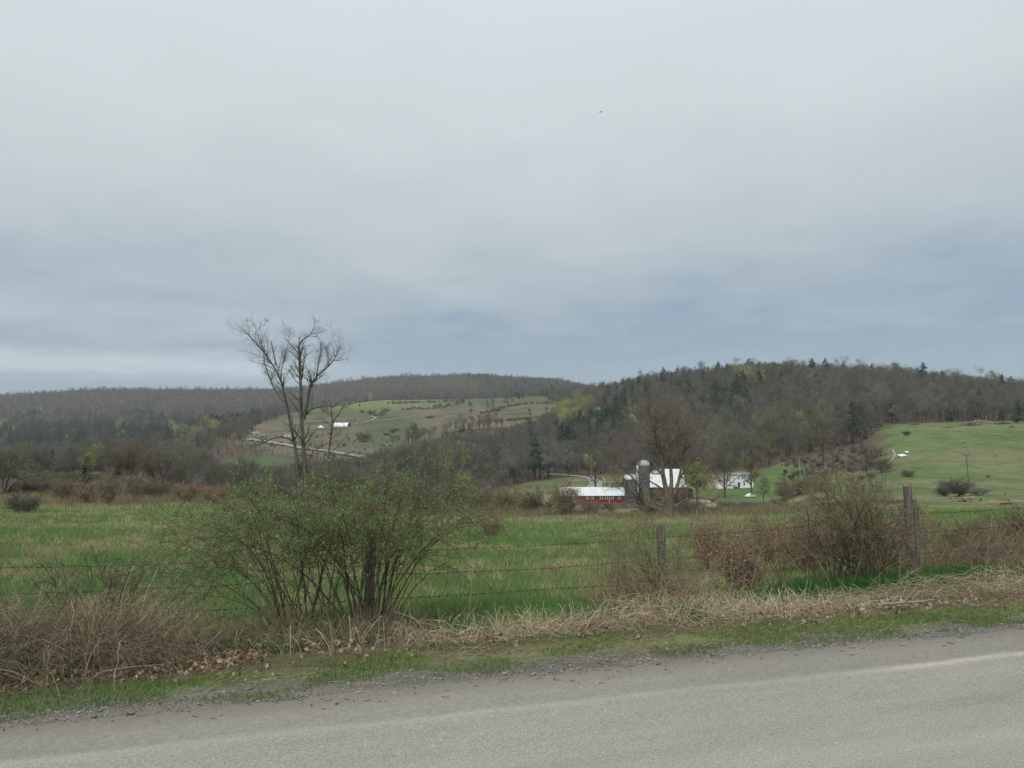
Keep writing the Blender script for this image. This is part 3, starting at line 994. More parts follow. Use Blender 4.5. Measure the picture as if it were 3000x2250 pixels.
REG = [(200, 'hollow at the left edge'), (560, 'hollow behind the twiggy trees'), (860, 'hollow left of the tall bare tree'), (1100, 'hollow right of the tall bare tree'),
       (1300, 'hollow behind the big bush'), (1500, 'wood left of the scrub trees'), (1700, 'wood by the farm lane'), (1900, 'wood behind the red shed'), (2100, 'wood behind the barn'),
       (2250, 'wood behind the farmhouse'), (2420, 'wood right of the farmhouse'), (2600, 'wood edge left of the pasture'), (2800, 'wood above the pasture'), (9999, 'wood above the pasture end')]


def region(px):
    return next(r for lim_, r in REG if px < lim_)


def size_word(v):
    return 'small ' if v < .55 else 'large ' if v > .85 else 'medium '


KN = {0: 'brown leafless tree', 1: 'slim grey leafless tree', 2: 'reddish leafless tree', 3: 'narrow brown leafless tree', 4: 'pale grey leafless tree',
      5: 'olive budding tree', 6: 'lime yellow budding tree', 7: 'grey tree with russet buds', 8: 'dark green spruce', 9: 'ragged dark green pine', 10: 'stubby dark green conifer'}
ROOT = {}
for i in np.where(front)[0]:
    kd = int(kind[i])
    lab = size_word(scl[i]) + KN[kd] + ' fronting the ' + region(qx[i])
    grp = KN[kd] + ', front of the ' + region(qx[i])
    if kd not in ROOT:
        e = empty(NAMES[kd], Z3[i], rot[i], lab, 'tree', grp)
        part(bpy.data.objects.new('trunk', PROTO[kd][0]), e); part(bpy.data.objects.new('crown', PROTO[kd][1]), e)
        e.scale = (scl[i],) * 3
        ROOT[kd] = e
    else:
        copy_thing(ROOT[kd], Z3[i], rot[i], scl[i], lab, 'tree', grp)
rest = ~front
for nm, sel, lab in (('woodland', (qx < 1180), 'bare brown and evergreen wood covering the far left hills'),
                     ('woodland', (qx >= 1180) & (Z3[:, 1] >= 1000), 'bare wood with conifers on the distant middle ridge'),
                     ('woodland', (qx >= 1180) & (Z3[:, 1] < 1000), 'bare brown wood covering the round right hill')):
    s_ = rest & sel
    scatter(nm, Z3[s_], kind[s_], rot[s_], scl[s_], lab)
print('woodland trees', n_)

# ------------------------------------------------------------------ trees standing by themselves
def limb_tree(name, label, Y, base, limbs, trunk_mat, stem, tw, tw_r=.008, n1=7, n2=7, n3=6, l1=.30, sides=8, bud=None, budn=0, budsize=.05, dep=.25, seed=0, up=.15, spread=.8, cat='tree', extra=None, lmin=3.6, nref=4.0, lmax=6.5, ltl=.4, thin=1.0):
    """limbs: list of (points [(px,py)...], r0 px, r1 px[, twigginess]) drawn at distance Y; every limb gets its own depth drift"""
    rnd = np.random.RandomState(seed + 900)
    root = G(*base, Y * .9) if Y is None else None
    u, _ = ray(*base)
    bx, by = u * Y, Y; bz = float(H(bx, by))
    e = empty(name, (bx, by, bz), 0, label, cat)
    tb = B(); cb = B(); bb = B()
    m = Y / FPX
    for li, L in enumerate(limbs):
        pts, r0, r1 = L[:3]; twg = L[3] if len(L) > 3 else 1.0
        P = []
        dd = rnd.uniform(-1, 1) * dep if li else .05
        tot = 0; prev = None
        for (a, b_) in pts:
            if prev is not None: tot += math.hypot(a - prev[0], b_ - prev[1]) * m
            prev = (a, b_)
            P.append(W3(a, b_, Y + tot * dd) - np.array([bx, by, bz]))
        K = 12
        Q = poly(P, K)
        Q[1:] += rnd.normal(size=(K - 1, 3)) * .3 * m * np.array([1, 1, .4]) * 2
        rr = np.linspace(r0, r1, K) * m * (thin if twg else 1)
        tb.tubes(Q[None], rr[None], sides, stem)
        if twg <= 0: continue
        ln = np.linalg.norm(np.diff(Q, axis=0), axis=1).sum()
        ln0 = ln; ln = max(ln, lmin)
        P1, R1 = grow(Q[None], rr[None], max(2, int(n1 * twg * np.clip(ln0 / nref, .14, 2.4))), min(ln, lmax) * l1, spread, up, .3, 1.0, 5, .5, 0, .2, .3, rnd, ltl)
        ln = min(ln, lmax)
        R1 = np.maximum(R1, tw_r * 1.5)
        tb.tubes(P1, R1, 4, stem)
        P2, R2 = grow(P1, R1, n2, ln * l1 * .5, .85, up, .2, 1, 4, .6, 0, .25, .4, rnd, .3)
        cb.tubes(P2, np.maximum(R2, tw_r), 3, tw)
        P3, R3 = grow(P2, R2, n3, ln * l1 * .28, .9, up * .6, .1, 1, 3, .6, 0, .3, .6, rnd, .2)
        cb.tubes(P3, np.full(R3.shape, tw_r * .6), 3, tw * rnd.uniform(.75, 1.3, (len(P3), 1)))
        if bud is not None:
            nb = int(budn * twg * np.clip(ln0 / nref, .2, 1.5))
            q = P3[rnd.randint(0, len(P3), nb), rnd.randint(1, 3, nb)] + rnd.normal(size=(nb, 3)) * .05
            cb.leaves(q, budsize * rnd.uniform(.5, 1.5, nb), bud * rnd.uniform(.65, 1.3, (nb, 1)), .8)
    if extra: extra(tb, cb, np.array([bx, by, bz]), rnd)
    tb.build('trunk', trunk_mat, e, smooth=True); cb.build('crown', M_STEM, e)
    return e


def z2(*pts): return [(700 + a * .3014, 900 + b * .3014) for a, b in pts]
def z4(*pts): return [(1600 + a * .3316, 1000 + b * .3316) for a, b in pts]
def z1(*pts): return [(a * .3616, 900 + b * .3616) for a, b in pts]


DK = c3(.075, .066, .052)
limb_tree('tall_tree', 'tall three-stemmed nearly bare tree rising above the thorny bush', 60, (893, 1480), [
    (z2((650, 1900), (652, 1600), (628, 1450), (615, 1200), (605, 1050), (600, 900), (605, 750), (590, 600), (585, 450), (577, 380)), 7.2, 3.2, .5),
    (z2((577, 385), (600, 330), (690, 270), (740, 170)), 2.6, .6, .7),
    (z2((700, 262), (760, 250), (810, 235)), 1.0, .5, .5),
    (z2((585, 360), (590, 310), (605, 280)), 1.6, .5, .4),
    (z2((600, 640), (640, 520), (655, 430)), 1.8, .5, .5),
    (z2((590, 1850), (575, 1600), (560, 1480), (540, 1330), (500, 1100), (460, 930), (420, 730), (370, 600), (340, 530), (260, 470), (190, 380), (130, 290), (55, 220)), 6.0, .8, .7),
    (z2((455, 930), (350, 830), (300, 680), (240, 560), (247, 370)), 2.6, .7, .5),
    (z2((355, 570), (340, 450), (310, 320)), 2.2, .8, .5),
    (z2((255, 465), (230, 400), (205, 290)), 2.0, .8, .5),
    (z2((180, 370), (150, 260), (185, 200), (250, 170)), 1.2, .4, .8),
    (z2((628, 1090), (660, 950), (680, 780), (760, 660), (870, 580), (940, 500), (980, 370)), 5.0, .7, .9),
    (z2((755, 668), (765, 560), (800, 440), (790, 350)), 2.2, .5, 1.5),
    (z2((870, 580), (860, 480), (840, 400)), 1.5, .4, 1.3),
    (z2((930, 515), (980, 520), (1020, 505)), 1.2, .4, .8),
    (z2((630, 1060), (700, 990), (800, 965), (930, 968)), 3.2, 1.2, .4),
    (z2((780, 970), (830, 1020), (900, 1055)), 1.4, .8, .3),
    (z2((710, 985), (712, 920), (710, 860)), 1.5, .8, .1),
    (z2((605, 1050), (560, 1000), (540, 960)), 1.5, .6, .3),
    (z2((596, 905), (520, 850), (480, 830)), 1.3, .5, .3),
    (z2((520, 1300), (460, 1262), (370, 1260), (270, 1300), (130, 1372), (92, 1350)), 3.0, 1.0, .5),
    (z2((240, 1300), (130, 1240), (60, 1210)), 1.5, .6, .5),
    (z2((400, 700), (420, 560), (470, 400), (500, 250)), 1.6, .4, 1.3),
    (z2((600, 760), (540, 700), (480, 600)), 1.5, .5, .9),
    (z2((640, 1560), (720, 1400), (860, 1320), (960, 1290)), 1.8, .5, .6),
], M_BARK_PALE, c3(.11, .105, .085), c3(.155, .14, .115),   .0045, 19, 5, 5, .30, bud=c3(.38, .36, .27), budn=90, budsize=.04, seed=3, dep=.3, up=.28, nref=5.0, lmin=2.9, spread=.6, ltl=.15)
limb_tree('small_tree', 'slim forked young tree right of the tall bare tree', 62, (963, 1460), [
    (z2((870, 1800), (868, 1500), (880, 1350), (905, 1200), (910, 1050), (900, 950), (870, 900)), 4.6, 1.0, .6),
    (z2((912, 1120), (980, 1020), (1010, 970), (1035, 920)), 2.6, .8, .4),
    (z2((905, 1040), (860, 1000), (830, 960)), 1.0, .4, .5),
    (z2((908, 980), (950, 930), (985, 905)), 1.0, .4, .5),
], M_BARK, c3(.10, .08, .065), c3(.13, .11, .09), .008, 5, 4, 4, .3, seed=5, bud=c3(.25, .24, .17), budn=60)
limb_tree('maple_tree', 'big old spreading maple at the field edge before the silo', 75, (1960, 1515), [
    (z4((1085, 1600), (1085, 1500), (1080, 1420), (1075, 1340)), 21, 17, 0),
    (z4((1085, 1420), (1060, 1330), (1035, 1230), (1030, 1130), (1010, 950), (940, 750), (905, 600), (900, 500)), 11, 1, 1.6),
    (z4((1090, 1400), (1110, 1300), (1105, 1150), (1080, 900), (1050, 650), (1080, 540)), 9, 1, 1.8),
    (z4((1100, 1400), (1160, 1290), (1190, 1180), (1195, 1050), (1250, 850), (1240, 650)), 8, 1, 1.8),
    (z4((1180, 1200), (1270, 1080), (1380, 960), (1420, 850)), 4, .8, 1.3),
    (z4((1050, 1520), (960, 1465), (870, 1440), (780, 1350), (690, 1290), (580, 1210), (560, 1150)), 6.5, 1.2, 1.6),
    (z4((860, 1435), (840, 1300), (740, 1180), (640, 1080), (560, 1030)), 4, .8, 1.3),
    (z4((1120, 1500), (1180, 1430), (1260, 1390), (1330, 1372), (1440, 1400), (1500, 1400)), 6, 1.2, .9),
    (z4((1030, 1180), (930, 1060), (840, 900), (820, 760)), 5, .8, 1.6),
    (z4((1100, 1100), (1160, 900), (1170, 700), (1140, 580)), 4, .8, 1.6),
    (z4((1010, 950), (960, 800), (990, 640), (1020, 520)), 3.5, .7, 1.4),
    (z4((1330, 1370), (1330, 1250), (1400, 1160)), 2.5, .7, .8),
    (z4((1020, 1300), (900, 1220), (800, 1150), (780, 1040)), 3.5, .7, 1.2),
], M_BARK, DK * .9, c3(.155, .135, .11), .006, 9, 6, 5, .44, bud=c3(.22, .17, .12), budn=260, budsize=.06, seed=7, dep=.45, up=.0, lmin=3.2, thin=.72, sides=10)
limb_tree('leaning_tree', 'shaggy tree at the left edge with one limb leaning right', 105, (22, 1450), [
    (z1((20, 1500), (15, 1440), (0, 1380), (-30, 1300), (-40, 1200)), 7, 1.5, 1.4),
    (z1((30, 1490), (60, 1400), (90, 1300), (60, 1200)), 5, 1, 1.5),
    (z1((60, 1480), (130, 1410), (200, 1370), (270, 1355), (310, 1385)), 4.2, 1, 1.3),
    (z1((200, 1375), (230, 1300), (290, 1270)), 2, .8, 1.2),
    (z1((20, 1500), (-60, 1400), (-120, 1250)), 6, 1.2, 1.4),
], M_BARK, DK, c3(.13, .125, .08), .009, 9, 7, 6, .40, bud=c3(.14, .15, .07), budn=400, budsize=.12, seed=9, dep=.4)
limb_tree('bare_tree', 'round bare tree with short thick trunk standing left of the tall tree', 118, (470, 1442), [
    (z1((1300, 1500), (1300, 1440), (1300, 1400)), 7, 6, 0),
    (z1((1300, 1420), (1250, 1330), (1200, 1270), (1160, 1230)), 4, .8, 1.5),
    (z1((1300, 1420), (1290, 1300), (1270, 1180)), 4, .8, 1.5),
    (z1((1305, 1420), (1340, 1320), (1390, 1240), (1400, 1190)), 4, .8, 1.5),
    (z1((1310, 1440), (1380, 1370), (1450, 1310)), 3, .8, 1.4),
    (z1((1290, 1480), (1200, 1475), (1120, 1510)), 2.5, .8, .8),
    (z1((1300, 1430), (1220, 1380), (1130, 1350)), 3, .8, 1.3),
], M_BARK, DK, c3(.15, .13, .095), .009, 9, 7, 6, .40, bud=c3(.13, .12, .07), budn=300, budsize=.12, seed=12, dep=.5)
limb_tree('bare_tree', 'wide twiggy bare tree just left of the round one', 122, (372, 1440), [
    (z1((1070, 1480), (1060, 1380), (1040, 1250), (1030, 1150)), 4, .8, 1.6),
    (z1((1050, 1480), (990, 1360), (940, 1250), (930, 1180)), 4, .8, 1.6),
    (z1((1000, 1470), (920, 1380), (880, 1300)), 3, .8, 1.6),
    (z1((1080, 1470), (1130, 1330), (1150, 1200)), 3, .8, 1.6),
    (z1((1060, 1400), (1090, 1250), (1100, 1130)), 3, .8, 1.5),
], M_BARK, DK * 1.1, c3(.15, .13, .095), .009, 9, 7, 6, .40, bud=c3(.14, .12, .07), budn=300, budsize=.12, seed=14, dep=.5)


def round_tree(label, name, px, py, top, wpx, Y, seed, tw, bud=None, budn=0, budsize=.2, base=.22, stem=DK, nl=13, cr=None):
    u, _ = ray(px, py)
    g = np.array([u * Y, Y, float(H(u * Y, Y))])
    h = (py - top) / FPX * Y * 1.02
    cr = (wpx / 2 / FPX * Y / h) * .95 if cr is None else cr
    tb, cb = crown_tree(h, seed, cr=cr, nl=nl, n2=9, n3=10, base=base, bud=bud, budn=budn, budsize=budsize, stem=stem, tw=tw, twr=max(.008, Y * 7e-5), up=.3, trunk_r=.022)
    e = empty(name, g, 0, label, 'tree')
    tb.build('trunk', M_TREE, e); cb.build('crown', M_TREE, e)
    return e


round_tree('lime green budding tree between the barn and the farmhouse', 'budding_tree', 2042, 1476, 1366, 92, 250, 31, c3(.14, .14, .07), c3(.24, .27, .08), 3500, .38)
round_tree('dark spreading bare maple in front of the white farmhouse', 'maple_tree', 2122, 1456, 1316, 135, 285, 32, c3(.115, .10, .075), c3(.14, .13, .07), 1200, .25, base=.14, nl=16)
round_tree('yellow budding tree at the right end of the farmhouse', 'budding_tree', 2203, 1446, 1338, 62, 296, 33, c3(.13, .12, .07), c3(.23, .21, .08), 2600, .34)
round_tree('small round bare tree on the grassy bank right of the parked car', 'small_tree', 2237, 1474, 1408, 50, 240, 34, c3(.13, .11, .095), base=.25)
round_tree('lone crooked apple tree at the left foot of the pasture', 'apple_tree', 2540, 1388, 1310, 54, 262, 35, c3(.105, .105, .095), c3(.11, .12, .09), 700, .2, base=.2)
round_tree('tall budding maple with a full olive crown above the brown bank', 'maple_tree', 2410, 1352, 1202, 92, 366, 36, c3(.13, .12, .09), c3(.19, .17, .09), 1800, .40, base=.25)
round_tree('tall bare tree with pale yellow top behind the near utility pole', 'bare_tree', 2333, 1332, 1170, 62, 395, 37, c3(.13, .12, .09), c3(.22, .21, .12), 700, .36, base=.3)
round_tree('dense grey budding tree just left of the pasture', 'budding_tree', 2527, 1322, 1192, 72, 382, 38, c3(.13, .12, .085), c3(.15, .135, .08), 1600, .36, base=.2)
round_tree('tall thin bare tree directly left of the short concrete silo', 'bare_tree', 1745, 1470, 1330, 76, 255, 39, c3(.15, .115, .09), base=.3)
round_tree('bushy bare tree behind the right side of the maple', 'bare_tree', 2003, 1476, 1392, 52, 225, 40, c3(.13, .115, .09), base=.15)
round_tree('small dark bare tree hidden behind the thorny bush top', 'small_tree', 716, 1470, 1365, 100, 90, 43, c3(.085, .075, .055), c3(.10, .10, .05), 300, .08, base=.15)
# hill hedgerow trees and shrubs
hill = [(1380, 1223, 1172, 16, 'two slim bare trees'), (1428, 1203, 1172, 16, ''), (1443, 1200, 1166, 18, ''), (1480, 1192, 1158, 14, ''), (1488, 1190, 1160, 14, ''), (1501, 1186, 1160, 18, ''), (1551, 1228, 1195, 16, ''), (1600, 1223, 1188, 14, '')]
htree = None
for i, (a, b_, t_, wd, _) in enumerate(hill):
    g = G(a, b_, 500)
    h = (b_ - t_) / FPX * g[1]
    lab = 'slim bare tree ' + ('alone in the upper distant hill field', 'first of a close pair on the hill field', 'second of a close pair on the hill field', 'left of three by the right hedge', 'middle of three by the right hedge', 'right of three by the right hedge', 'alone low in the brown hill field', 'at the right end of the brown hill field')[i]
    if htree is None:
        tb, cb = crown_tree(15, 61, cr=.24, base=.25, twr=.05, tw=c3(.12, .11, .095), stem=DK)
        htree = empty('bare_tree', g, 0, lab, 'tree', 'lone trees on the distant fields')
        part(bpy.data.objects.new('trunk', tb.mesh('trunk', [M_TREE])), htree); part(bpy.data.objects.new('crown', cb.mesh('crown', [M_TREE])), htree)
        htree.scale = (h / 15,) * 3
    else:
        copy_thing(htree, g, i * 1.3, h / 15, lab, 'tree', 'lone trees on the distant fields')
for i in range(24):
    a = 1146 + i * 9.5 + R.uniform(-4, 4); b_ = 1182 - i * .5
    copy_thing(htree, G(a, b_, 500), i * 1.7, R.uniform(.7, 1.2), 'bare tree in the ' + ('left end', 'left part', 'right part', 'right end')[i // 6] + ' of the hedgerow crossing the distant green fields', 'tree', 'hedgerow trees on the distant hill')

# shrub prototypes ------------------------------------------------------
def shrub(h, wid, seed, ns_=22, col=c3(.10, .08, .055), tw=c3(.12, .10, .07), r=.010, twr=.004, leaf=None, nleaf=0, lsize=.03, n1=6, n2=7, lean=(0, 0), base_r=.12, arch=.25, K=7, leafasp=.6, mat_leaf=None):
    rnd = np.random.RandomState(seed + 400)
    a = rnd.uniform(0, 2 * math.pi, ns_); el = rnd.uniform(.15, 1, ns_) ** .7
    b0 = np.stack([np.cos(a), np.sin(a), np.zeros(ns_)], 1) * (wid * base_r * rnd.uniform(0, 1, ns_))[:, None]
    s = np.linspace(0, 1, K)
    L = rnd.uniform(.65, 1.05, ns_)
    out = (1 - el) ** .5 * 1.0
    P = np.zeros((ns_, K, 3)); P += b0[:, None]
    rad = wid / 2 * out * L
    P[:, :, 0] += (np.cos(a) * rad)[:, None] * s ** .85; P[:, :, 1] += (np.sin(a) * rad)[:, None] * s ** .85
    hh = h * L * (.55 + .45 * el)
    P[:, :, 2] += hh[:, None] * (s * (1 + arch * out[:, None]) - arch * out[:, None] * 1.2 * s ** 2.2)
    P[:, :, 0] += lean[0] * s ** 1.5; P[:, :, 1] += lean[1] * s ** 1.5
    P[:, 1:] += rnd.normal(size=(ns_, K - 1, 3)) * h * .018
    Rr = r * np.repeat((1 - .65 * s)[None], ns_, 0) * rnd.uniform(.6, 1.3, (ns_, 1))
    sb = B(); cb = B()
    sb.tubes(P, Rr, 5, col * rnd.uniform(.7, 1.3, (ns_, 1)))
    P1, R1 = grow(P, Rr, n1, h * .38, .75, .1, .2, 1, 5, .6, .12, .25, .4, rnd, .35)
    sb.tubes(P1, np.maximum(R1, twr * 1.2), 4, col * rnd.uniform(.7, 1.3, (len(P1), 1)))
    P2, R2 = grow(P1, R1, n2, h * .19, .9, .1, .1, 1, 4, .6, .1, .3, .5, rnd, .3)
    sb.tubes(P2, np.full(R2.shape, twr), 3, tw * rnd.uniform(.65, 1.35, (len(P2), 1)))
    if leaf is not None:
        q = P2[rnd.randint(0, len(P2), nleaf), rnd.randint(0, 4, nleaf)]
        q = q + rnd.normal(size=q.shape) * lsize * .35
        cb.leaves(q, lsize * rnd.uniform(.5, 1.3, nleaf), leaf * rnd.uniform(.6, 1.4, (nleaf, 1)), leafasp, .3)
    return sb, cb


SH = []
for i, (cl, tw_, lf, nl_) in enumerate([(c3(.13, .11, .08), c3(.17, .145, .10), c3(.17, .18, .08), 500), (c3(.15, .105, .075), c3(.20, .145, .10), None, 0),
                                        (c3(.12, .115, .09), c3(.16, .155, .125), c3(.14, .16, .09), 400), (c3(.05, .055, .04), c3(.06, .075, .05), c3(.05, .08, .045), 900)]):
    sb, cb = shrub(1.0, 1.5, i, 26, cl, tw_, .009, .0035, lf, nl_, .03, 8, 9)
    SH.append((sb.mesh('stems', [M_TREE]), cb.mesh('leaves', [M_TREE]) if lf is not None else None))
SROOT = {}


def put_shrub(k_, px, py, hpx, wpx, ymin, label, group=None, name='shrub', Y=None):
    g = G(px, py, ymin) if Y is None else np.array([ray(px, py)[0] * Y, Y, float(H(ray(px, py)[0] * Y, Y))])
    h = hpx / FPX * g[1]; wd = wpx / FPX * g[1] / 1.5
    if k_ not in SROOT:
        e = empty(name, g, 0, label, 'shrub', group)
        part(bpy.data.objects.new('stems', SH[k_][0]), e)
        if SH[k_][1]: part(bpy.data.objects.new('leaves', SH[k_][1]), e)
        e.scale = (wd, wd, h); SROOT[k_] = e
    else:
        e = copy_thing(SROOT[k_], g, R.uniform(0, 6), (wd, wd, h), label, 'shrub', group)
        if group is None and 'group' in e: del e['group']
        e.name = name
    return e


for (k_, a, b_, hp, wp, Y, lab) in [
    (2, 68, 1515, 62, 130, 52, 'low grey rounded shrub in the left of the field'),
    (0, 190, 1470, 70, 90, 80, 'brown twiggy shrub below the small spruce'),
    (1, 265, 1480, 62, 110, 76, 'reddish brown shrub left of the tall brush clump'),
    (0, 315, 1495, 100, 84, 68, 'greenish brush clump at the far edge of the left field'),
    (0, 395, 1470, 84, 110, 90, 'brown brush under the twiggy bare tree'),
    (0, 455, 1472, 62, 100, 84, 'dark brown brush under the round bare tree'),
    (1, 545, 1478, 50, 110, 80, 'low russet brush right of the round bare tree'),
    (1, 640, 1480, 50, 120, 78, 'low russet brush behind the left of the thorny bush'),
    (0, 1405, 1497, 90, 86, 80, 'brown scrub at the right shoulder of the thorny bush'),
    (0, 1487, 1500, 100, 94, 84, 'bare scrub tree between the thorny bush and the red shed'),
    (0, 1560, 1503, 88, 84, 82, 'smaller bare scrub tree left of the red shed'),
    (0, 1655, 1512, 105, 120, 78, 'wide bare scrub in front of the red shed'),
    (0, 1725, 1510, 56, 80, 82, 'low olive scrub below the red shed'),
    (1, 1440, 1588, 66, 66, 30, 'small russet shrub alone in the green field'),
    (0, 1905, 1520, 56, 90, 78, 'brown brush left of the maple trunk'),
    (0, 2020, 1516, 50, 120, 80, 'brown brush right of the maple trunk'),
    (1, 2330, 1436, 56, 120, 245, 'brown bramble thicket below the near utility pole'),
    (0, 2400, 1440, 50, 90, 240, 'brown bramble thicket right of the pole thicket'),
    (0, 2298, 1440, 46, 70, 240, 'dark bramble left of the pole thicket'),
    (1, 2205, 1486, 22, 120, 200, 'low reddish brush beside the farm drive'),
    (3, 2770, 1464, 28, 66, 165, 'dark low shrub left of the pasture pole foot'),
    (3, 2808, 1466, 34, 62, 163, 'dark green shrub at the pasture pole foot'),
    (2, 2800, 1445, 50, 110, 175, 'thin grey brush rising behind the dark shrubs'),
    (2, 2870, 1458, 26, 80, 168, 'dark trailing brush right of the pasture pole'),
    (3, 2653, 1243, 14, 34, 380, 'small dark green bush at the top of the pasture'),
    (0, 1885, 1486, 40, 60, 226, 'brown brush at the foot of the tall silo'),
    (0, 1935, 1484, 62, 90, 238, 'brown brush before the dark red barn wall'),
    (0, 1985, 1482, 60, 80, 240, 'grey brush at the right end of the barn'),
    (1, 1800, 1486, 16, 90, 225, 'low russet brush before the red shed wall'),
    (2, 2660, 1342, 20, 56, 250, 'sparse grey weeds beside the white sheets'),
    (0, 2585, 1335, 46, 60, 270, 'brown scrub on the bank at the pasture edge'),
    (0, 2560, 1300, 40, 60, 330, 'upper brown scrub on the bank at the pasture edge'),
    (2, 2575, 1430, 30, 24, 190, 'thin upright shrub on the lower pasture'),
    (3, 2975, 1232, 22, 60, 440, 'green shrub at the top right wood edge'),
]:
    put_shrub(k_, a, b_, hp, wp, 0, lab, Y=Y)
i = 0
for (a, b_, hp, wp) in [(1212, 1199, 9, 16), (1228, 1199, 9, 16), (1275, 1194, 10, 18), (1290, 1192, 11, 12), (1313, 1190, 10, 20), (1340, 1182, 9, 22), (1356, 1178, 9, 18), (1180, 1203, 8, 14), (1195, 1201, 7, 16), (1120, 1217, 12, 20), (1128, 1208, 12, 18),
                        (1082, 1215, 14, 22), (1092, 1213, 10, 20), (1060, 1211, 10, 14), (1430, 1210, 8, 30), (1460, 1205, 7, 30), (1150, 1268, 10, 26), (1130, 1276, 8, 24), (1260, 1226, 7, 30), (1160, 1262, 9, 30), (1380, 1228, 10, 22), (1560, 1236, 9, 40), (1240, 1262, 8, 20), (1053, 1192, 10, 8), (985, 1190, 6, 16), (1210, 1255, 7, 22)]:
    put_shrub([3, 2, 0][i % 3] if a > 1230 else [2, 0, 3][i % 3], a, b_, hp, wp, 500, ('small dark shrub near the upper hill track' if a < 1140 else 'small dark shrub in the pale upper hill fields' if b_ < 1204 and a < 1400 else 'small shrub low on the distant hill field' if a < 1300 else 'small shrub along the brown right end of the hill fields'), 'shrubs on the distant hillside fields'); i += 1
put_shrub(0, 1068, 1296, 34, 50, 500, 'pale yellow green shrub below the white hoop barn')

for i, sh_ in enumerate(SH):
    o = bpy.data.objects.new('kind_%02d' % (11 + i), sh_[0]); pcoll.objects.link(o)
rs = np.random.RandomState(77)
n = 26000
y = np.exp(rs.uniform(math.log(105), math.log(1500), n)); x = rs.uniform(-.78, .78, n) * y
z_ = H(x, y); fm_, mi_, lo_, ax, ay = forest_mask(x, y, z_)
cl = fbm(x * .045, y * .045, 141, 3)
w_ = np.zeros(n)
w_ = np.where((ax > 2280) & (ax < 2640 + (cl - .5) * 200) & (ay < 1410) & (y > 150), .85 * sstep(.38, .5, cl), w_)       # bank left of the pasture
w_ = np.where((ax > 2560) & (y > 150) & (y < 450), .03 * sstep(.52, .62, cl), w_)
w_ = np.where((ax < 700) & (y < 330), .8 * sstep(.42, .52, cl), w_)
w_ = np.where((ax >= 700) & (ax < 1480) & (y < 300), .8 * sstep(.42, .52, cl), w_)
w_ = np.where((ax >= 1480) & (ax < 2300) & (y < 225) & (ay > 1440), .45 * sstep(.45, .55, cl), w_)
w_ = np.where(mi_, .45 * sstep(1255, 1290, ay) * sstep(.42, .5, cl) + .15 * sstep(.60, .66, cl) * (ax < 1150), w_)
k_ = (rs.uniform(0, 1, n) < w_) & ((y > 500) | (ay > 1200)) & ~((ax > 2120) & (ax < 2290) & (y > 215)) & ~((y > 500) & (ay > 1240) & (ax > 965) & (ax < 1045) & (ay < 1262)) & ~((y > 215) & (ax > 1640) & (ax < 2110) & (y < 330))
x, y, z_, ay, ax = x[k_], y[k_], z_[k_], ay[k_], ax[k_]; n = len(x)
sc_ = rs.uniform(.8, 2.6, n) * np.where(y > 500, 1.05, 1.0) * np.where(ax > 2560, .4, 1.0) * np.where(y < 200, .8, 1.0)
for line, per, sz_ in ((((1140, 1183), (1250, 1180), (1365, 1174)), 60, 3.2), (((1196, 1202), (1290, 1197), (1362, 1181)), 40, 2.4), (((1412, 1213), (1460, 1200), (1500, 1190), (1565, 1183), (1620, 1183)), 70, 3.2),
                       (((1095, 1222), (1120, 1215), (1135, 1203)), 22, 3.0), (((1120, 1288), (1230, 1268), (1330, 1243), (1440, 1216)), 30, 1.4), (((1440, 1236), (1500, 1232), (1600, 1225)), 50, 2.6), (((1050, 1207), (1160, 1199)), 14, 1.6)):
    L_ = np.array([G(a_ + 0, b_, 500) for a_, b_ in poly(line, 14)])
    q = rs.uniform(0, 13, per); i_ = q.astype(int).clip(0, 12); q = (q - i_)[:, None]
    q = L_[i_] * (1 - q) + L_[i_ + 1] * q; q[:, :2] += rs.normal(0, 2.2, (per, 2)); q[:, 2] = H(q[:, 0], q[:, 1])
    x = np.concatenate([x, q[:, 0]]); y = np.concatenate([y, q[:, 1]]); z_ = np.concatenate([z_, q[:, 2]]); sc_ = np.concatenate([sc_, sz_ * rs.uniform(.6, 1.4, per)]); n = len(x)
scatter('scrub', np.column_stack([x, y, z_ - .05]), np.where(rs.uniform(0, 1, n) < .12, 14, rs.choice([11, 12, 13], n, p=[.45, .2, .35])), rs.uniform(0, 6.28, n), sc_, 'low brown scrub and brambles spread over the banks and far fields')

# small spruce
u, _ = ray(250, 1440)
tb, cb = conifer(5.4, 71, .24, .8, c3(.075, .105, .045), .2, .08)
e = empty('spruce', (u * 110, 110, float(H(u * 110, 110))), 0, 'small green spruce standing alone behind the left brush', 'tree')
tb.build('trunk', M_TREE, e); cb.build('crown', M_TREE, e)
u, _ = ray(2500, 1290)
tb, cb = conifer(25, 72, .20, 1.1, c3(.03, .062, .035), .3, .25)
e = empty('pine_tree', (u * 420, 420, float(H(u * 420, 420))), 0, 'tall dark pine towering over the budding trees left of the pasture', 'tree')
tb.build('trunk', M_TREE, e); cb.build('crown', M_TREE, e)
u, _ = ray(2985, 1240)
tb, cb = conifer(13, 73, .26, 1.1, c3(.03, .055, .035), .2, .05)
e = empty('pine_tree', (u * 470, 470, float(H(u * 470, 470))), 0, 'dark round pine at the right end of the pasture top', 'tree')
tb.build('trunk', M_TREE, e); cb.build('crown', M_TREE, e)

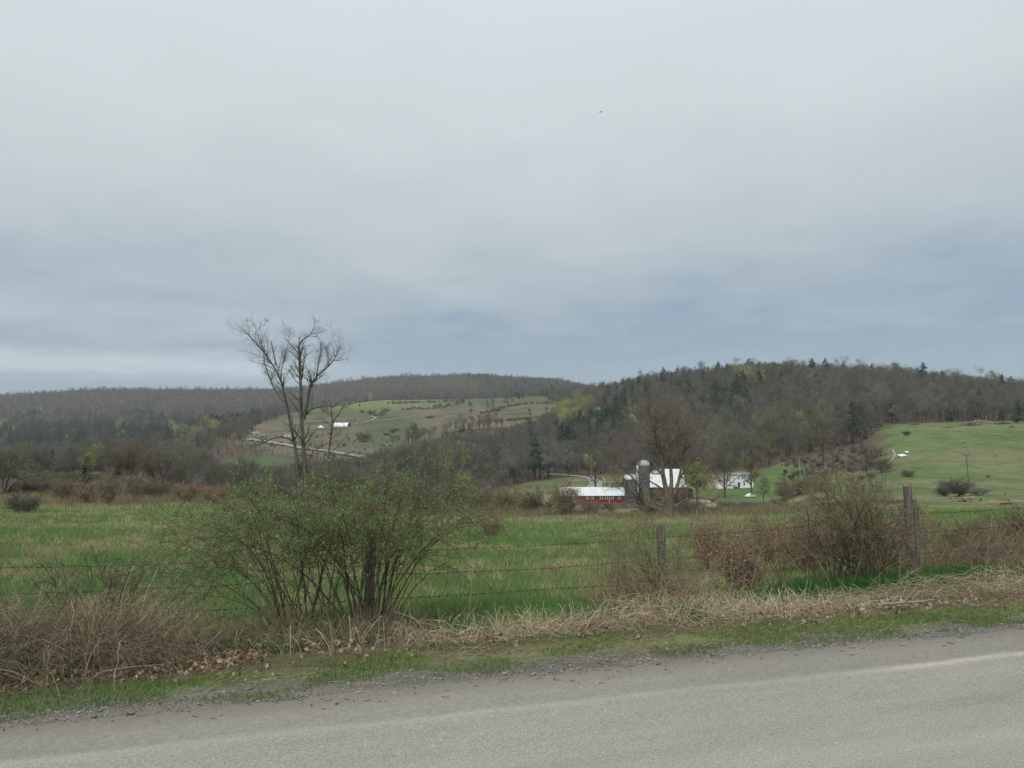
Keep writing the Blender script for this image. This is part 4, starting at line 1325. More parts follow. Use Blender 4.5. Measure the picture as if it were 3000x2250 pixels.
# ------------------------------------------------------------------ farm
M_WHITE_ROOF = noisy('white_metal_roof', (.54, .56, .58), (.70, .72, .74), .5, .45, stretch=(6, .4, 1), spec=.4)
M_RED = noisy('red_boards', (.115, .026, .022), (.20, .042, .033), 1.4, .85, stretch=(5, 5, .3), c3=(.12, .03, .025), s3=.3)
M_CONC = noisy('silo_concrete', (.095, .095, .09), (.165, .165, .16), .5, .9, stretch=(1, 1, .5), c3=(.085, .082, .075), s3=.9)
M_WHITE = noisy('white_paint', (.62, .64, .66), (.74, .76, .78), .8, .6)
M_PANE = principled('dark_glass', (.02, .023, .028), .12, spec=.5)
M_TRIM = principled('white_trim', (.72, .73, .74), .5)
M_RUST = noisy('rusty_dome', (.42, .43, .44), (.62, .63, .65), 1.0, .4, c3=(.33, .13, .05), s3=.25, th3=.48, metal=.2)
M_GREYROOF = noisy('dull_shingles', (.20, .19, .185), (.30, .29, .28), 1.2, .9)
M_STRAW = noisy('dull_timber', (.20, .15, .10), (.36, .29, .2), 3, .9)
M_HOOP = noisy('hoop_iron', (.10, .10, .10), (.16, .155, .15), 2, .7)


def gable(e, L, D, hw, hr, walls, roofm, over=.35, axis='x', off=(0, 0, 0), names=('wall', 'roof'), th=.12, skew=0.0):
    """gabled block as two parts: walls (with gables) and a roof of real thickness; ridge along x"""
    ox, oy, oz = off
    def tr(p):
        x, y, z_ = p
        if axis == 'y': x, y = -y, x
        return (x + ox, y + oy, z_ + oz)
    x, y = L / 2, D / 2
    w_ = B()
    V = [tr(p) for p in [(-x, -y, -1.5), (x, -y, -1.5), (x, y, -1.5), (-x, y, -1.5), (-x, -y, hw), (x, -y, hw), (x, y, hw), (-x, y, hw), (-x, 0, hr - .02), (x, 0, hr - .02)]]
    w_.add(V, F4=[[0, 1, 5, 4], [2, 3, 7, 6], [0, 3, 2, 1], [0, 4, 7, 3], [1, 2, 6, 5]], F3=[[4, 8, 7], [5, 6, 9]])
    wo = w_.build(names[0], walls, e)
    r_ = B(); k_ = (hr - hw) / y
    X_ = x + over; Y_ = y + over; zl = hw - k_ * over
    V = [tr(p) for p in [(-X_, -Y_, zl), (X_, -Y_, zl), (X_, 0, hr), (-X_, 0, hr), (-X_, Y_, zl), (X_, Y_, zl),
                         (-X_, -Y_, zl + th), (X_, -Y_, zl + th), (X_, 0, hr + th), (-X_, 0, hr + th), (-X_, Y_, zl + th), (X_, Y_, zl + th)]]
    r_.add(V, F4=[[0, 3, 2, 1], [3, 4, 5, 2], [6, 7, 8, 9], [9, 8, 11, 10], [0, 1, 7, 6], [4, 10, 11, 5], [0, 6, 9, 3], [3, 9, 10, 4], [1, 2, 8, 7], [2, 5, 11, 8]])
    ro = r_.build(names[1], roofm, e)
    return wo, ro


def window(e, x, y, z_, wd, ht, face='-y', name='window', bars=1):
    """frame as the part, pane its sub-part; front face at y"""
    f = B(); t_ = .09; d = .08
    def bx(cx_, cz, sx_, sz_, dep=d, yy=0):
        if face == '-y': f.box((cx_, y - dep / 2 + yy, cz), (sx_, dep, sz_))
        else: f.box((y + dep / 2 - yy, cx_, cz), (dep, sx_, sz_))
    bx(x, z_ + ht / 2, wd + t_, t_); bx(x, z_ - ht / 2, wd + t_ * 1.6, t_)
    bx(x - wd / 2, z_, t_, ht - t_); bx(x + wd / 2, z_, t_, ht - t_)
    if bars: bx(x, z_, wd - t_, .05, d * .7)
    fo = f.build(name, M_TRIM, e)
    g = B()
    if face == '-y': g.box((x, y - .015, z_), (wd - t_, .03, ht - t_))
    else: g.box((y + .015, x, z_), (.03, wd - t_, ht - t_))
    g.build('pane', M_PANE, fo)
    return fo


def at(px, Y, dz=0.0):
    g = GY(px, Y); g[2] += dz; return g


# long red shed
Y0 = 238.0
def zof(py, Y): return CAMZ + slope_of(py) * Y
m = Y0 / FPX
gx = (1742 - 1500) * m
zb = zof(1471, Y0)
e = empty('red_shed', (gx, Y0, zb), math.radians(1), 'long low red shed with white metal roof beside the silos', 'shed')
wl, rf = gable(e, 20.5, 8, 2.1, 4.15, M_RED, M_WHITE_ROOF, .4, off=(0, 4, 0))
for i, x in enumerate((-2.4, -.9, 1.9, 3.4, 5.2, 7.4)):
    window(e, x, -.0, 1.35, .75, .75)
b = B(); b.box((-7.4, -.04, .8), (3.2, .08, 2.3)); b.box((-9.2, -.03, .9), (.25, .1, 2.4)); b.build('door', M_WHITE, e)['label'] = 'whitish worn sliding door'
b = B(); b.box((4.3, -.05, .7), (.09, .06, 2.4)); b.box((0, -.045, 2.02), (20.3, .09, .12)); b.build('trim', M_TRIM, e)


def silo(name, label, px, Y, rpx, top_py, base_py, dome=None, cut=False, domelab=None):
    m = Y / FPX
    zb_, zt = zof(base_py, Y), zof(top_py, Y)
    e = empty(name, ((px - 1500) * m, Y, zb_), 0, label, 'silo')
    r = rpx * m; h = zt - zb_
    dh = r * (.95 if dome else 0)
    n = 40; a = np.arange(n) * 2 * math.pi / n
    b = B(); zz_ = np.array([-1.5, h - dh]); ring = np.stack([np.cos(a) * r, np.sin(a) * r], 1)
    V = np.concatenate([np.column_stack([ring, np.full(n, z_)]) for z_ in zz_] + [np.column_stack([ring * .93, np.full(n, h - dh)]), np.column_stack([ring * .93, np.full(n, h - dh - .5)])])
    i0 = np.arange(n); j0 = (i0 + 1) % n
    F = np.concatenate([np.stack([i0 + k * n, j0 + k * n, j0 + (k + 1) * n, i0 + (k + 1) * n], 1) for k in range(3)])
    b.add(V, F4=F); b.add(np.column_stack([ring * .93, np.full(n, h - dh - .5)]), F3=[[0, k, k + 1] for k in range(1, n - 1)])
    b.build('shell', M_CONC, e)
    b = B(); K = n + 1; aa = np.linspace(0, 2 * math.pi, K)
    for z_ in np.arange(.4, h - dh, .62):
        b.tubes(np.stack([np.cos(aa) * (r + .02), np.sin(aa) * (r + .02), np.full(K, z_)], 1)[None], np.full((1, K), .028), 4)
    b.build('hoops', M_HOOP, e)
    b = B(); b.box((-r - .28, 0, (h - dh) / 2), (.5, .5, h - dh)); b.build('chute', M_WHITE if dome else M_CONC, e)
    if dome:
        b = B(); m_ = 9; V = []
        for k in range(m_):
            ph = k / (m_ - 1) * math.pi / 2
            V.append(np.column_stack([ring * math.cos(ph) * 1.03, np.full(n, h - dh + math.sin(ph) * dh)]))
        F = np.concatenate([np.stack([i0 + k * n, j0 + k * n, j0 + (k + 1) * n, i0 + (k + 1) * n], 1) for k in range(m_ - 1)])
        b.add(np.concatenate(V), F4=F)
        d_ = b.build('dome', dome, e, smooth=True)
        b = B()
        for q in np.arange(12) * math.pi / 6:
            ph = np.linspace(0, math.pi / 2, 8)
            b.tubes(np.stack([np.cos(q) * np.cos(ph) * r * 1.035, np.sin(q) * np.cos(ph) * r * 1.035, h - dh + np.sin(ph) * dh * 1.005], 1)[None], np.full((1, 8), .03), 4)
        b.build('rib', M_HOOP, d_)
    return e


M_DOME = noisy('galvanised_dome', (.30, .295, .28), (.52, .51, .49), .9, .5, stretch=(1, 1, .4), c3=(.34, .30, .25), s3=.8, th3=.55)
silo('silo', 'tall grey concrete silo with pale domed cap', 1885, 234, 16.6, 1347, 1494, M_DOME)
silo('silo', 'short topless concrete silo at the right end of the red shed', 1849, 230, 16, 1406, 1480)
silo('silo', 'small silo with rusty silver dome behind the white barn roof', 1918, 285, 10.5, 1377, 1450, M_RUST)

# barn: long block, taller cross block, lean-to
Yb = 262.0; m = Yb / FPX
zb = zof(1452, Yb)
M_RED2 = noisy('old_red_boards', (.06, .024, .02), (.12, .04, .032), 1.4, .9, stretch=(5, 5, .3), c3=(.09, .07, .06), s3=.4)
e = empty('barn', ((1905 - 1500) * m, Yb, zb), 0, 'dark red barn with big white metal roofs behind the maple', 'barn')
gable(e, 12.2, 11, 3.0, 6.6, M_RED2, M_WHITE_ROOF, .4, off=(-1.9, 5.5, 0))
gable(e, 7.0, 12.5, 3.05, 8.5, M_RED2, M_WHITE_ROOF, .35, off=(8.0, 6.0, 0))
b = B(); V = [(11.9, -.5, 3.4), (14.2, -.5, 2.2), (14.2, 9, 2.2), (11.9, 9, 3.4)]
b.add(V + [(p[0], p[1], p[2] + .12) for p in V], F4=[[3, 2, 1, 0], [4, 5, 6, 7], [0, 1, 5, 4], [1, 2, 6, 5], [2, 3, 7, 6], [3, 0, 4, 7]])
b.build('roof', M_WHITE_ROOF, e)
b = B()
for p in ((11.95, 4.2, 1.0, .1, 8, 5.0), (14.0, 4.2, .4, .1, 8.6, 3.5)): b.box(p[:3], p[3:])
b.build('wall', M_RED2, e)
for x in (-5.5, -3.2, -.8, 6.2): window(e, x, -.02 if x < 4 else -.27, 1.5, .8, .9)
b = B(); b.box((8.6, -.32, 1.3), (2.6, .1, 2.7)); b.box((8.6, -.40, 1.3), (.1, .06, 2.7)); b.build('door', M_RED, e)

# farmhouse
Yh = 330.0; m = Yh / FPX
zb = zof(1428, Yh)
e = empty('farmhouse', ((2170 - 1500) * m, Yh, zb), math.radians(-4), 'white two-storey farmhouse behind the spreading dark maple', 'house')
gable(e, 9.4, 7.5, 5.15, 6.0, M_WHITE, M_GREYROOF, .3, off=(0, 3.7, 0))
for x in (-1.4, .1, 3.1): window(e, x, -.04, 3.75, .62, 1.0)
for x in (.9, 3.5): window(e, x, -.04, 1.45, .75, 1.3)
b = B(); b.box((-1.3, -.05, 1.1), (1.0, .1, 2.1)); dr = b.build('door', M_PANE, e)
b = B(); b.box((-1.3, -.07, 2.22), (1.3, .14, .14)); b.box((-1.87, -.07, 1.1), (.12, .14, 2.2)); b.box((-.73, -.07, 1.1), (.12, .14, 2.2)); b.build('door_frame', M_TRIM, dr)
gable(e, 5.5, 5.5, 2.7, 4.1, M_WHITE, M_GREYROOF, .3, off=(-7.0, 5.0, 0))
window(e, -7.0, 2.2, 1.5, .7, 1.0)
b = B(); b.box((-2.8, 3.7, 6.5), (.7, .7, 1.6)); b.box((-2.8, 3.7, 7.35), (.85, .85, .12)); b.build('chimney', noisy('brick', (.18, .08, .06), (.26, .13, .1), 6, .9), e)
b = B(); b.box((-2.6, -.9, .25), (2.2, 1.6, .5)); b.box((-2.6, -1.4, .1), (2.2, 2.2, .2)); b.build('porch_step', M_CONC, e)


def car(name, label, loc, rz, paint):
    e = empty(name, loc, rz, label, 'car')
    prof = [(-2.1, .35), (-2.15, .75), (-2.0, .92), (-1.35, .98), (-.75, 1.42), (.65, 1.46), (1.25, 1.0), (2.0, .88), (2.15, .7), (2.15, .35)]
    b = B(); n = len(prof)
    V = []
    for y, k in ((-.86, 1), (-.9, 1), (.9, 1), (.86, 1)):
        V += [(x, y * (.82 if z_ > 1.1 else 1), z_) for x, z_ in prof]
    F = []
    for r in range(3):
        for i in range(n): F.append([r * n + i, r * n + (i + 1) % n, (r + 1) * n + (i + 1) % n, (r + 1) * n + i])
    b.add(V, F4=F)
    for r, fl in ((0, 1), (3, 0)):
        for i in range(1, n - 1):
            b.F3.append(np.array([[r * n, r * n + i, r * n + i + 1]]))
    b.build('body', paint, e)
    for sgn in (-1, 1):
        g = B(); y = sgn * .80
        g.add([(-1.15, y * 1.06, 1.0), (-.72, y * .95, 1.34), (.6, y * .95, 1.38), (1.0, y * 1.06, 1.02), (-1.15, y * 1.10, 1.0), (-.72, y * .98, 1.34), (.6, y * .98, 1.38), (1.0, y * 1.10, 1.02)], F4=[[4, 5, 6, 7], [0, 3, 2, 1], [0, 4, 7, 3], [1, 2, 6, 5]])
        g.build('side_window', M_PANE, e)
    g = B(); g.add([(1.22, -.7, 1.05), (1.22, .7, 1.05), (.72, .62, 1.43), (.72, -.62, 1.43)], F4=[[0, 1, 2, 3]]); g.build('windscreen', M_PANE, e)
    for x in (-1.35, 1.35):
        for y in (-.84, .84):
            wv_ = B(); aa = np.linspace(0, 2 * math.pi, 17)
            wv_.tubes(np.array([[[x, y - .1, .33], [x, y - .095, .33], [x, y + .095, .33], [x, y + .1, .33]]]), np.array([[.05, .33, .33, .05]]), 18)
            wh = wv_.build('wheel', principled('tyre', (.02, .02, .02), .8), e)
            wv_ = B(); wv_.tubes(np.array([[[x, y - .11, .33], [x, y - .108, .33], [x, y + .108, .33], [x, y + .11, .33]]]), np.array([[.02, .19, .19, .02]]), 12)
            wv_.build('rim', principled('rim', (.4, .4, .42), .4), wh)
    for y in (-.6, .6):
        wv_ = B(); wv_.box((2.14, y, .7), (.06, .3, .14)); wv_.build('headlight', M_TRIM, e)
    return e


M_CARW = principled('white_car_paint', (.75, .75, .74), .25, spec=.5)
Yc = 283.0
gp = at(2194, Yc)
car('parked_car', 'small white car parked on the grass below the farmhouse', gp, math.radians(38), M_CARW)

# orange cart by the drive
gp = at(2088, 232.0)
gp[2] = max(gp[2], zof(1471, 232))
e = empty('garden_cart', gp, math.radians(15), 'small orange cart standing on the grass by the drive', 'cart')
M_OR = principled('orange_paint', (.50, .10, .03), .5)
b = B(); b.box((0, 0, .5), (1.5, .8, .36), taper=1.15); b.build('tub', M_OR, e)
for y in (-.45, .45):
    b = B(); b.tubes(np.array([[[-.35, y - .06, .25], [-.35, y - .05, .25], [-.35, y + .05, .25], [-.35, y + .06, .25]]]), np.array([[.03, .25, .25, .03]]), 14); b.build('wheel', M_PANE, e)
b = B(); b.tubes(np.array([[[.7, 0, .35], [1.3, 0, .55], [1.7, 0, .8]]]), np.full((1, 3), .04), 5); b.build('handle', M_OR, e)

# utility poles
def pole(label, px, Y, top, base_py, rbot=.16, arm=2.4, lean=0.0, col=M_WOOD, arms=1):
    m = Y / FPX
    zb_ = min(zof(base_py, Y), float(H((px - 1500) * m, Y)) + 1)
    zt = zof(top, Y); h = zt - zb_
    e = empty('utility_pole', ((px - 1500) * m, Y, zb_), 0, label, 'pole')
    b = B(); b.tubes(np.array([[[0, 0, -1], [lean * .5, 0, h / 2], [lean, 0, h]]]), np.array([[rbot, rbot * .85, rbot * .65]]), 10); b.build('pole', col, e)
    if arms:
        b = B(); b.box((lean, -.16, h - .35), (arm, .12, .14)); b.tubes(np.array([[[lean - .5, -.16, h - .4], [lean, -.14, h - 1.0]], [[lean + .5, -.16, h - .4], [lean, -.14, h - 1.0]]]), np.full((2, 2), .025), 4)
        ar = b.build('crossarm', col, e)
        for x in (-arm * .45, -arm * .2, arm * .25, arm * .45):
            b = B(); b.tubes(np.array([[[lean + x, -.16, h - .28], [lean + x, -.16, h - .2], [lean + x, -.16, h - .1]]]), np.array([[.03, .06, .03]]), 8); b.build('insulator', M_PANE, ar)
    return e


M_POLEPALE = noisy('pale_pole', (.22, .21, .19), (.36, .34, .31), 4, .8, stretch=(2, 2, .3))
pole('dark utility pole with crossarm standing in the right pasture', 2832, 176, 1328, 1452, .15, 2.1, -.45)
pole('grey utility pole with crossarm above the bramble thicket', 2341, 300, 1337, 1402, .17, 2.4, -.5, M_POLEPALE)
pole('pale thin pole before the dark wood above the farm lane', 1732, 365, 1330, 1396, .15, 0, -.3, M_POLEPALE, 0)
pole('short pale pole under the olive budding maple', 2414, 335, 1347, 1384, .15, 0, -.2, M_POLEPALE, 0)
for (a, t_, bse, Y, lab, ln) in ((1771, 1398, 1410, 300, 'white slanting board by the farm lane', -1.0), (1784, 1416, 1425, 290, 'short white post in the grass by the farm lane', 0)):
    m = Y / FPX
    zt, zb_ = zof(t_, Y), zof(bse, Y)
    e = B(); e.tubes(np.array([[[ln, 0, zt - zb_], [ln * .4, 0, (zt - zb_) * .6], [0, 0, -.5]]]), np.array([[.10, .16, .14]]), 4)
    o = e.build('marker_post', M_WHITE, loc=((a - 1500) * m, Y, zb_)); tag(o, lab, 'post')

# white sheets lying on the pasture
def sheet(name, label, px, py, Lx, Ly, rz, mat, ymin=200, th=.12, cat='sheet', tilt=0.0):
    g = G(px, py, ymin)
    n = 8; b = B()
    xs = np.linspace(-Lx / 2, Lx / 2, n); ys = np.linspace(-Ly / 2, Ly / 2, 5)
    gx_, gy_ = np.meshgrid(xs, ys)
    ca, sa = math.cos(rz), math.sin(rz)
    wx = g[0] + gx_ * ca - gy_ * sa; wy = g[1] + gx_ * sa + gy_ * ca
    hz = H(wx, wy) - g[2] + .12 + np.abs(np.sin(gx_ * 2.2)) * .12 + tilt * (gy_ + Ly / 2)
    idx = np.arange(5 * n).reshape(5, n)
    F = np.stack([idx[:-1, :-1], idx[:-1, 1:], idx[1:, 1:], idx[1:, :-1]], -1).reshape(-1, 4)
    top = np.stack([wx - g[0], wy - g[1], hz + th], -1).reshape(-1, 3); bot = top - np.array([0, 0, th])
    b.add(np.concatenate([top, bot]), F4=np.concatenate([F, F[:, ::-1] + 5 * n]))
    ring = list(idx[0]) + list(idx[1:, -1]) + list(idx[-1, ::-1][1:]) + list(idx[::-1, 0][1:-1])
    ring = np.array(ring); nx = np.roll(ring, -1)
    b.F4.append(np.stack([ring + 5 * n, nx + 5 * n, nx, ring], 1))
    o = b.build(name, mat, loc=tuple(g)); return tag(o, label, cat)


sheet('metal_sheet', 'larger white sheet lying on the pasture slope', 2643, 1338, 2.7, 2.6, .2, M_WHITE, tilt=.25)
sheet('metal_sheet', 'small narrow white sheet just above the larger one', 2656, 1327, 1.5, 1.1, .35, M_WHITE, tilt=.3)
sheet('plank', 'pale plank lying before the bottom of the right pasture', 2952, 1476, 6.0, .5, .08, M_STRAW, 60, cat='plank', tilt=.2)


def pile(name, label, px, py, L_, h, n, mat, ymin, cat, rmin=.06, rmax=.14, seg=1.6, depth=2.5, loc=None, up=.25):
    g = G(px, py, ymin) if loc is None else np.array(loc)
    b = B()
    x = R.normal(0, L_ * .25, n); y = R.normal(0, depth * .3, n)
    zt = np.abs(R.normal(0, .5, n)) * h * np.exp(-(x / (L_ * .45)) ** 2)
    a = R.uniform(0, math.pi, n); ln = seg * R.uniform(.4, 1.2, n); e_ = R.uniform(-up, up, n)
    d = np.stack([np.cos(a) * np.cos(e_), np.sin(a) * .5, np.sin(e_)], 1)
    c = np.stack([x, y, H(g[0] + x, g[1] + y) - g[2] + zt + .08], 1)
    P = np.stack([c - d * ln[:, None] / 2, c + R.normal(size=(n, 3)) * .05, c + d * ln[:, None] / 2], 1)
    b.tubes(P, np.repeat(R.uniform(rmin, rmax, n)[:, None], 3, 1) * np.array([1, .95, .8]), 6, c3(.2, .17, .13) * R.uniform(.6, 1.5, (n, 1)))
    if name == 'log_pile':
        e = empty(name, g, 0, label, cat)
        for i in range(n):
            b = B(); b.tubes(P[i:i + 1], np.full((1, 3), R.uniform(rmin, rmax)), 7); b.build('log', mat, e)
        return e
    o = b.build(name, mat, loc=tuple(g)); return tag(o, label, cat)


pile('log_pile', 'pale cut limbs heaped at the foot of the pasture pole', 2828, 1470, 5.5, 1.6, 18, M_STRAW, 60, 'log pile', .08, .17, 1.5)
pile('brush_pile', 'long brown brush heap at the top of the pasture', 2846, 1247, 12, 1.8, 160, M_BARK, 250, 'brush pile', .04, .10, 2.4)
pile('rubble_pile', 'pale rubble and timber heap against the wood above the pasture', 2870, 1238, 13, 2.2, 110, noisy('rubble', (.25, .2, .17), (.5, .44, .38), 2, .9), 300, 'rubble', .08, .2, 1.4)
pile('brush_pile', 'dark brush heap at the right end of the pasture top', 2940, 1243, 9, 1.6, 110, M_BARK, 300, 'brush pile', .05, .13, 2.0)
pile('brush_pile', 'thin dark brush pile left of the long brown heap', 2678, 1246, 7, .8, 60, M_BARK, 300, 'brush pile', .04, .10, 2.0)
for (a, b_, ln, lab) in ((2582, 1250, 6, 'dark fallen log at the left top of the pasture'), (2776, 1254, 8, 'slanting fallen log before the long brush heap')):
    g = G(a, b_, 250)
    b = B(); x = np.linspace(-ln / 2, ln / 2, 6)
    P = np.stack([x, x * .15, H(g[0] + x, g[1] + x * .15) - g[2] + .2 + .03 * x], 1)
    b.tubes(P[None], np.linspace(.26, .14, 6)[None], 8); tag(b.build('log', M_BARK, loc=tuple(g)), lab, 'log')
# stack of boards under a weathered tarp
g = G(2942, 1480, 60)
e = empty('board_stack', g, .1, 'small tan heap of boards at the bottom right of the pasture', 'boards')
b = B(); n = 14
for i in range(n):
    b.box((R.uniform(-.15, .15), R.uniform(-.5, .5), .06 + .07 * i), (1.8 - i * .08, .2, .06), R.uniform(-.25, .25))
b.build('boards', M_STRAW, e)

# field-stone wall along the brow below the pole thicket
b = B(); n = 700
u = R.uniform(0, 1, n)
pxs = 2340 + u * 330
gs_ = np.array([GY(p, 150 - 18 * q) for p, q in zip(pxs, u)])
sz = R.uniform(.12, .34, n)
gs_[:, 0] += R.normal(0, .15, n); gs_[:, 1] += R.normal(0, .2, n); gs_[:, 2] += R.uniform(0, .35, n)
org = gs_.mean(0)
ico = np.array([(0, 0, 1), (.9, 0, .4), (.28, .85, .45), (-.72, .53, .45), (-.72, -.53, .45), (.28, -.85, .45), (0, 0, -.6), (.6, .5, -.3), (-.6, .5, -.3), (-.6, -.5, -.3), (.6, -.5, -.3)])
icoF = np.array([(0, 1, 2), (0, 2, 3), (0, 3, 4), (0, 4, 5), (0, 5, 1), (1, 7, 2), (2, 7, 8), (2, 8, 3), (3, 8, 9), (3, 9, 4), (4, 9, 10), (4, 10, 5), (5, 10, 1), (1, 10, 7), (6, 8, 7), (6, 9, 8), (6, 10, 9), (6, 7, 10)])


def stones(b, P, sz, flat=.7, C=c3(.16, .15, .13)):
    n = len(P)
    an = R.uniform(0, 6.28, n); ca, sa = np.cos(an)[:, None], np.sin(an)[:, None]
    V = ico[None] * (sz[:, None] * R.uniform(.75, 1.25, (n, 11)))[:, :, None]
    x = V[..., 0] * ca * 1.25 - V[..., 1] * sa; y = V[..., 0] * sa * 1.25 + V[..., 1] * ca
    V = np.stack([x, y, V[..., 2] * flat], -1) + P[:, None]
    F = (icoF[None] + (np.arange(n) * 11)[:, None, None]).reshape(-1, 3)
    b.add(V.reshape(-1, 3), F3=F, C=np.repeat(C * R.uniform(.6, 1.5, (n, 1)), 11, axis=0))


stones(b, gs_ - org, sz, .8, c3(.10, .09, .08))
tag(b.build('stone_wall', M_STEM, loc=tuple(org)), 'low dark fieldstone wall along the grassy brow', 'stone wall')


# horse --------------------------------------------------------------
def skin(name, verts, edges, radii, mat, parent=None, sub=2, loc=None, root=0):
    me = bpy.data.meshes.new(name); me.from_pydata(verts, edges, []); me.update()
    o = bpy.data.objects.new(name, me); COL.objects.link(o)
    md = o.modifiers.new('skin', 'SKIN')
    for v, r in zip(me.skin_vertices[0].data, radii): v.radius = (r, r) if np.ndim(r) == 0 else r
    me.skin_vertices[0].data[root].use_root = True
    s_ = o.modifiers.new('sub', 'SUBSURF'); s_.levels = sub; s_.render_levels = sub
    me.materials.append(mat)
    if parent: o.parent = parent
    if loc is not None: o.location = loc
    return o


M_HORSE = noisy('brown_coat', (.06, .035, .022), (.10, .055, .035), 2, .7)
M_MANE = principled('dark_hair', (.015, .012, .01), .8)
g = G(2965, 1255, 250)
e = empty('horse', g, math.radians(175), 'dark brown horse grazing at the top right of the pasture', 'horse')
hv = [(0, 0, 1.18), (.38, 0, 1.16), (.7, 0, 1.22), (-.4, 0, 1.2), (-.72, 0, 1.22), (.98, 0, 1.22), (1.28, 0, .92), (1.48, 0, .58), (1.6, 0, .34), (1.68, 0, .14)]
he = [(0, 1), (1, 2), (0, 3), (3, 4), (2, 5), (5, 6), (6, 7), (7, 8), (8, 9)]
hr_ = [.30, .31, .27, .29, .27, .18, .13, .11, .10, .065]
def leg(att, pts, rs):
    p = att
    for q, r in zip(pts, rs):
        hv.append(q); hr_.append(r); he.append((p, len(hv) - 1)); p = len(hv) - 1
for y in (-.18, .18):
    leg(2, [(.66, y, .85), (.66 + y * .4, y, .5), (.64 + y * .5, y, .14), (.68 + y * .5, y, .02)], [.13, .07, .05, .07])
    leg(4, [(-.68, y, .92), (-.60 - y * .3, y, .66), (-.86 - y * .3, y, .45), (-.82 - y * .3, y, .14), (-.78 - y * .3, y, .02)], [.18, .11, .065, .05, .07])
for y in (-.06, .06): leg(7, [(1.42, y, .72)], [.035])
skin('body', hv, he, hr_, M_HORSE, e)
b = B(); n = 60
P = np.zeros((n, 4, 3)); s = np.linspace(0, 1, 4)
a = R.uniform(-1, 1, n)
P[:, :, 0] = -.98 - .12 * s; P[:, :, 1] = (a * .07)[:, None] * (.5 + s); P[:, :, 2] = 1.32 - .95 * s
b.tubes(P, np.full((n, 4), .014), 3); b.build('tail', M_MANE, e)
b = B(); tt = R.uniform(0, 1, 80)
P = np.zeros((80, 3, 3)); P[:, :, 0] = (.78 + .62 * tt)[:, None]; P[:, :, 2] = (1.47 - .60 * tt)[:, None] - np.array([0, .1, .22]); P[:, :, 1] = R.uniform(-.02, .02, 80)[:, None] + np.array([0, -.09, -.13])
b.tubes(P, np.full((80, 3), .014), 3); b.build('mane', M_MANE, e)

# buildings on the far hill --------------------------------------------
M_COVER = noisy('hoop_cover', (.70, .72, .74), (.82, .84, .86), .15, .5)
g = G(1003, 1250, 500); sc = g[1] / FPX
e = empty('hoop_barn', g, math.radians(-18), 'long white hoop barn on the distant hillside', 'barn')
L_, hh, dd_ = 46 * sc, 11.5 * sc, 8.0
b = B(); n = 17; a = np.linspace(0, math.pi, n); V = []
for x in (-L_ / 2, L_ / 2):
    V.append(np.column_stack([np.full(n, x), -np.cos(a) * dd_ / 2, np.sin(a) ** .8 * hh]))
i0 = np.arange(n - 1)
b.add(np.concatenate(V), F4=np.stack([i0, i0 + 1, i0 + 1 + n, i0 + n], 1))
b.build('cover', M_COVER, e, smooth=True)
for x, mt, nm in ((L_ / 2 - .15, M_PANE, 'end_opening'), (-L_ / 2 + .15, M_COVER, 'end_wall')):
    b = B(); b.add(np.column_stack([np.full(n, x), -np.cos(a) * dd_ * .48, np.sin(a) ** .8 * hh * .97]), F3=[[0, k, k + 1] for k in range(1, n - 1)]); b.build(nm, mt, e)
bl0 = None
for i, (a_, b_, s_) in enumerate(((934, 1254, .8), (941, 1254, 1.25), (945, 1255, 1.0), (939, 1250, .9))):
    g = G(a_, b_ + 1, 500)
    b = B(); b.tubes(np.array([[[-.95, 0, .75], [-.93, 0, .75], [-.6, 0, .75], [0, 0, .75], [.6, 0, .75], [.93, 0, .75], [.95, 0, .75]]]) * s_ * 1.4, np.array([[.1, .62, .75, .78, .75, .62, .1]]) * s_ * 1.4, 16)
    tag(b.build('wrapped_bale', M_COVER, loc=tuple(g), smooth=True), 'white wrapped round bale in the little heap left of the hoop barn', 'bale', 'white bales left of the hoop barn')
M_BLUEGREY = principled('blue_grey_siding', (.27, .31, .38), .7)
for (a_, b_, wp, hp, rz, wm, rm, lab, nm) in ((752, 1276, 22, 11, .2, M_BLUEGREY, M_GREYROOF, 'blue grey shed left of the tall tree on the far hill', 'shed'),
                                              (772, 1280, 14, 7, .1, M_CONC, M_GREYROOF, 'small grey lean shed right of the blue grey one', 'shed'),
                                              (845, 1279, 20, 6.5, -.05, M_WHITE, M_GREYROOF, 'whitish mobile home between the two stems of the tall tree', 'mobile_home'),
                                              (872, 1281, 18, 7, -.1, principled('green_siding', (.15, .24, .18), .7), M_GREYROOF, 'pale green long shed right of the mobile home', 'shed')):
    g = G(a_, b_, 500); sc = g[1] / FPX
    e = empty(nm, g, rz, lab, 'building')
    gable(e, wp * sc, 5, hp * sc * .6, hp * sc, wm, rm, .3)
    b = B(); b.box((0, -2.55, hp * sc * .25), (1.1, .1, hp * sc * .5)); b.build('door', M_PANE, e)
    window(e, wp * sc * .3, -2.52, hp * sc * .38, .8, .7); window(e, -wp * sc * .3, -2.52, hp * sc * .38, .8, .7)

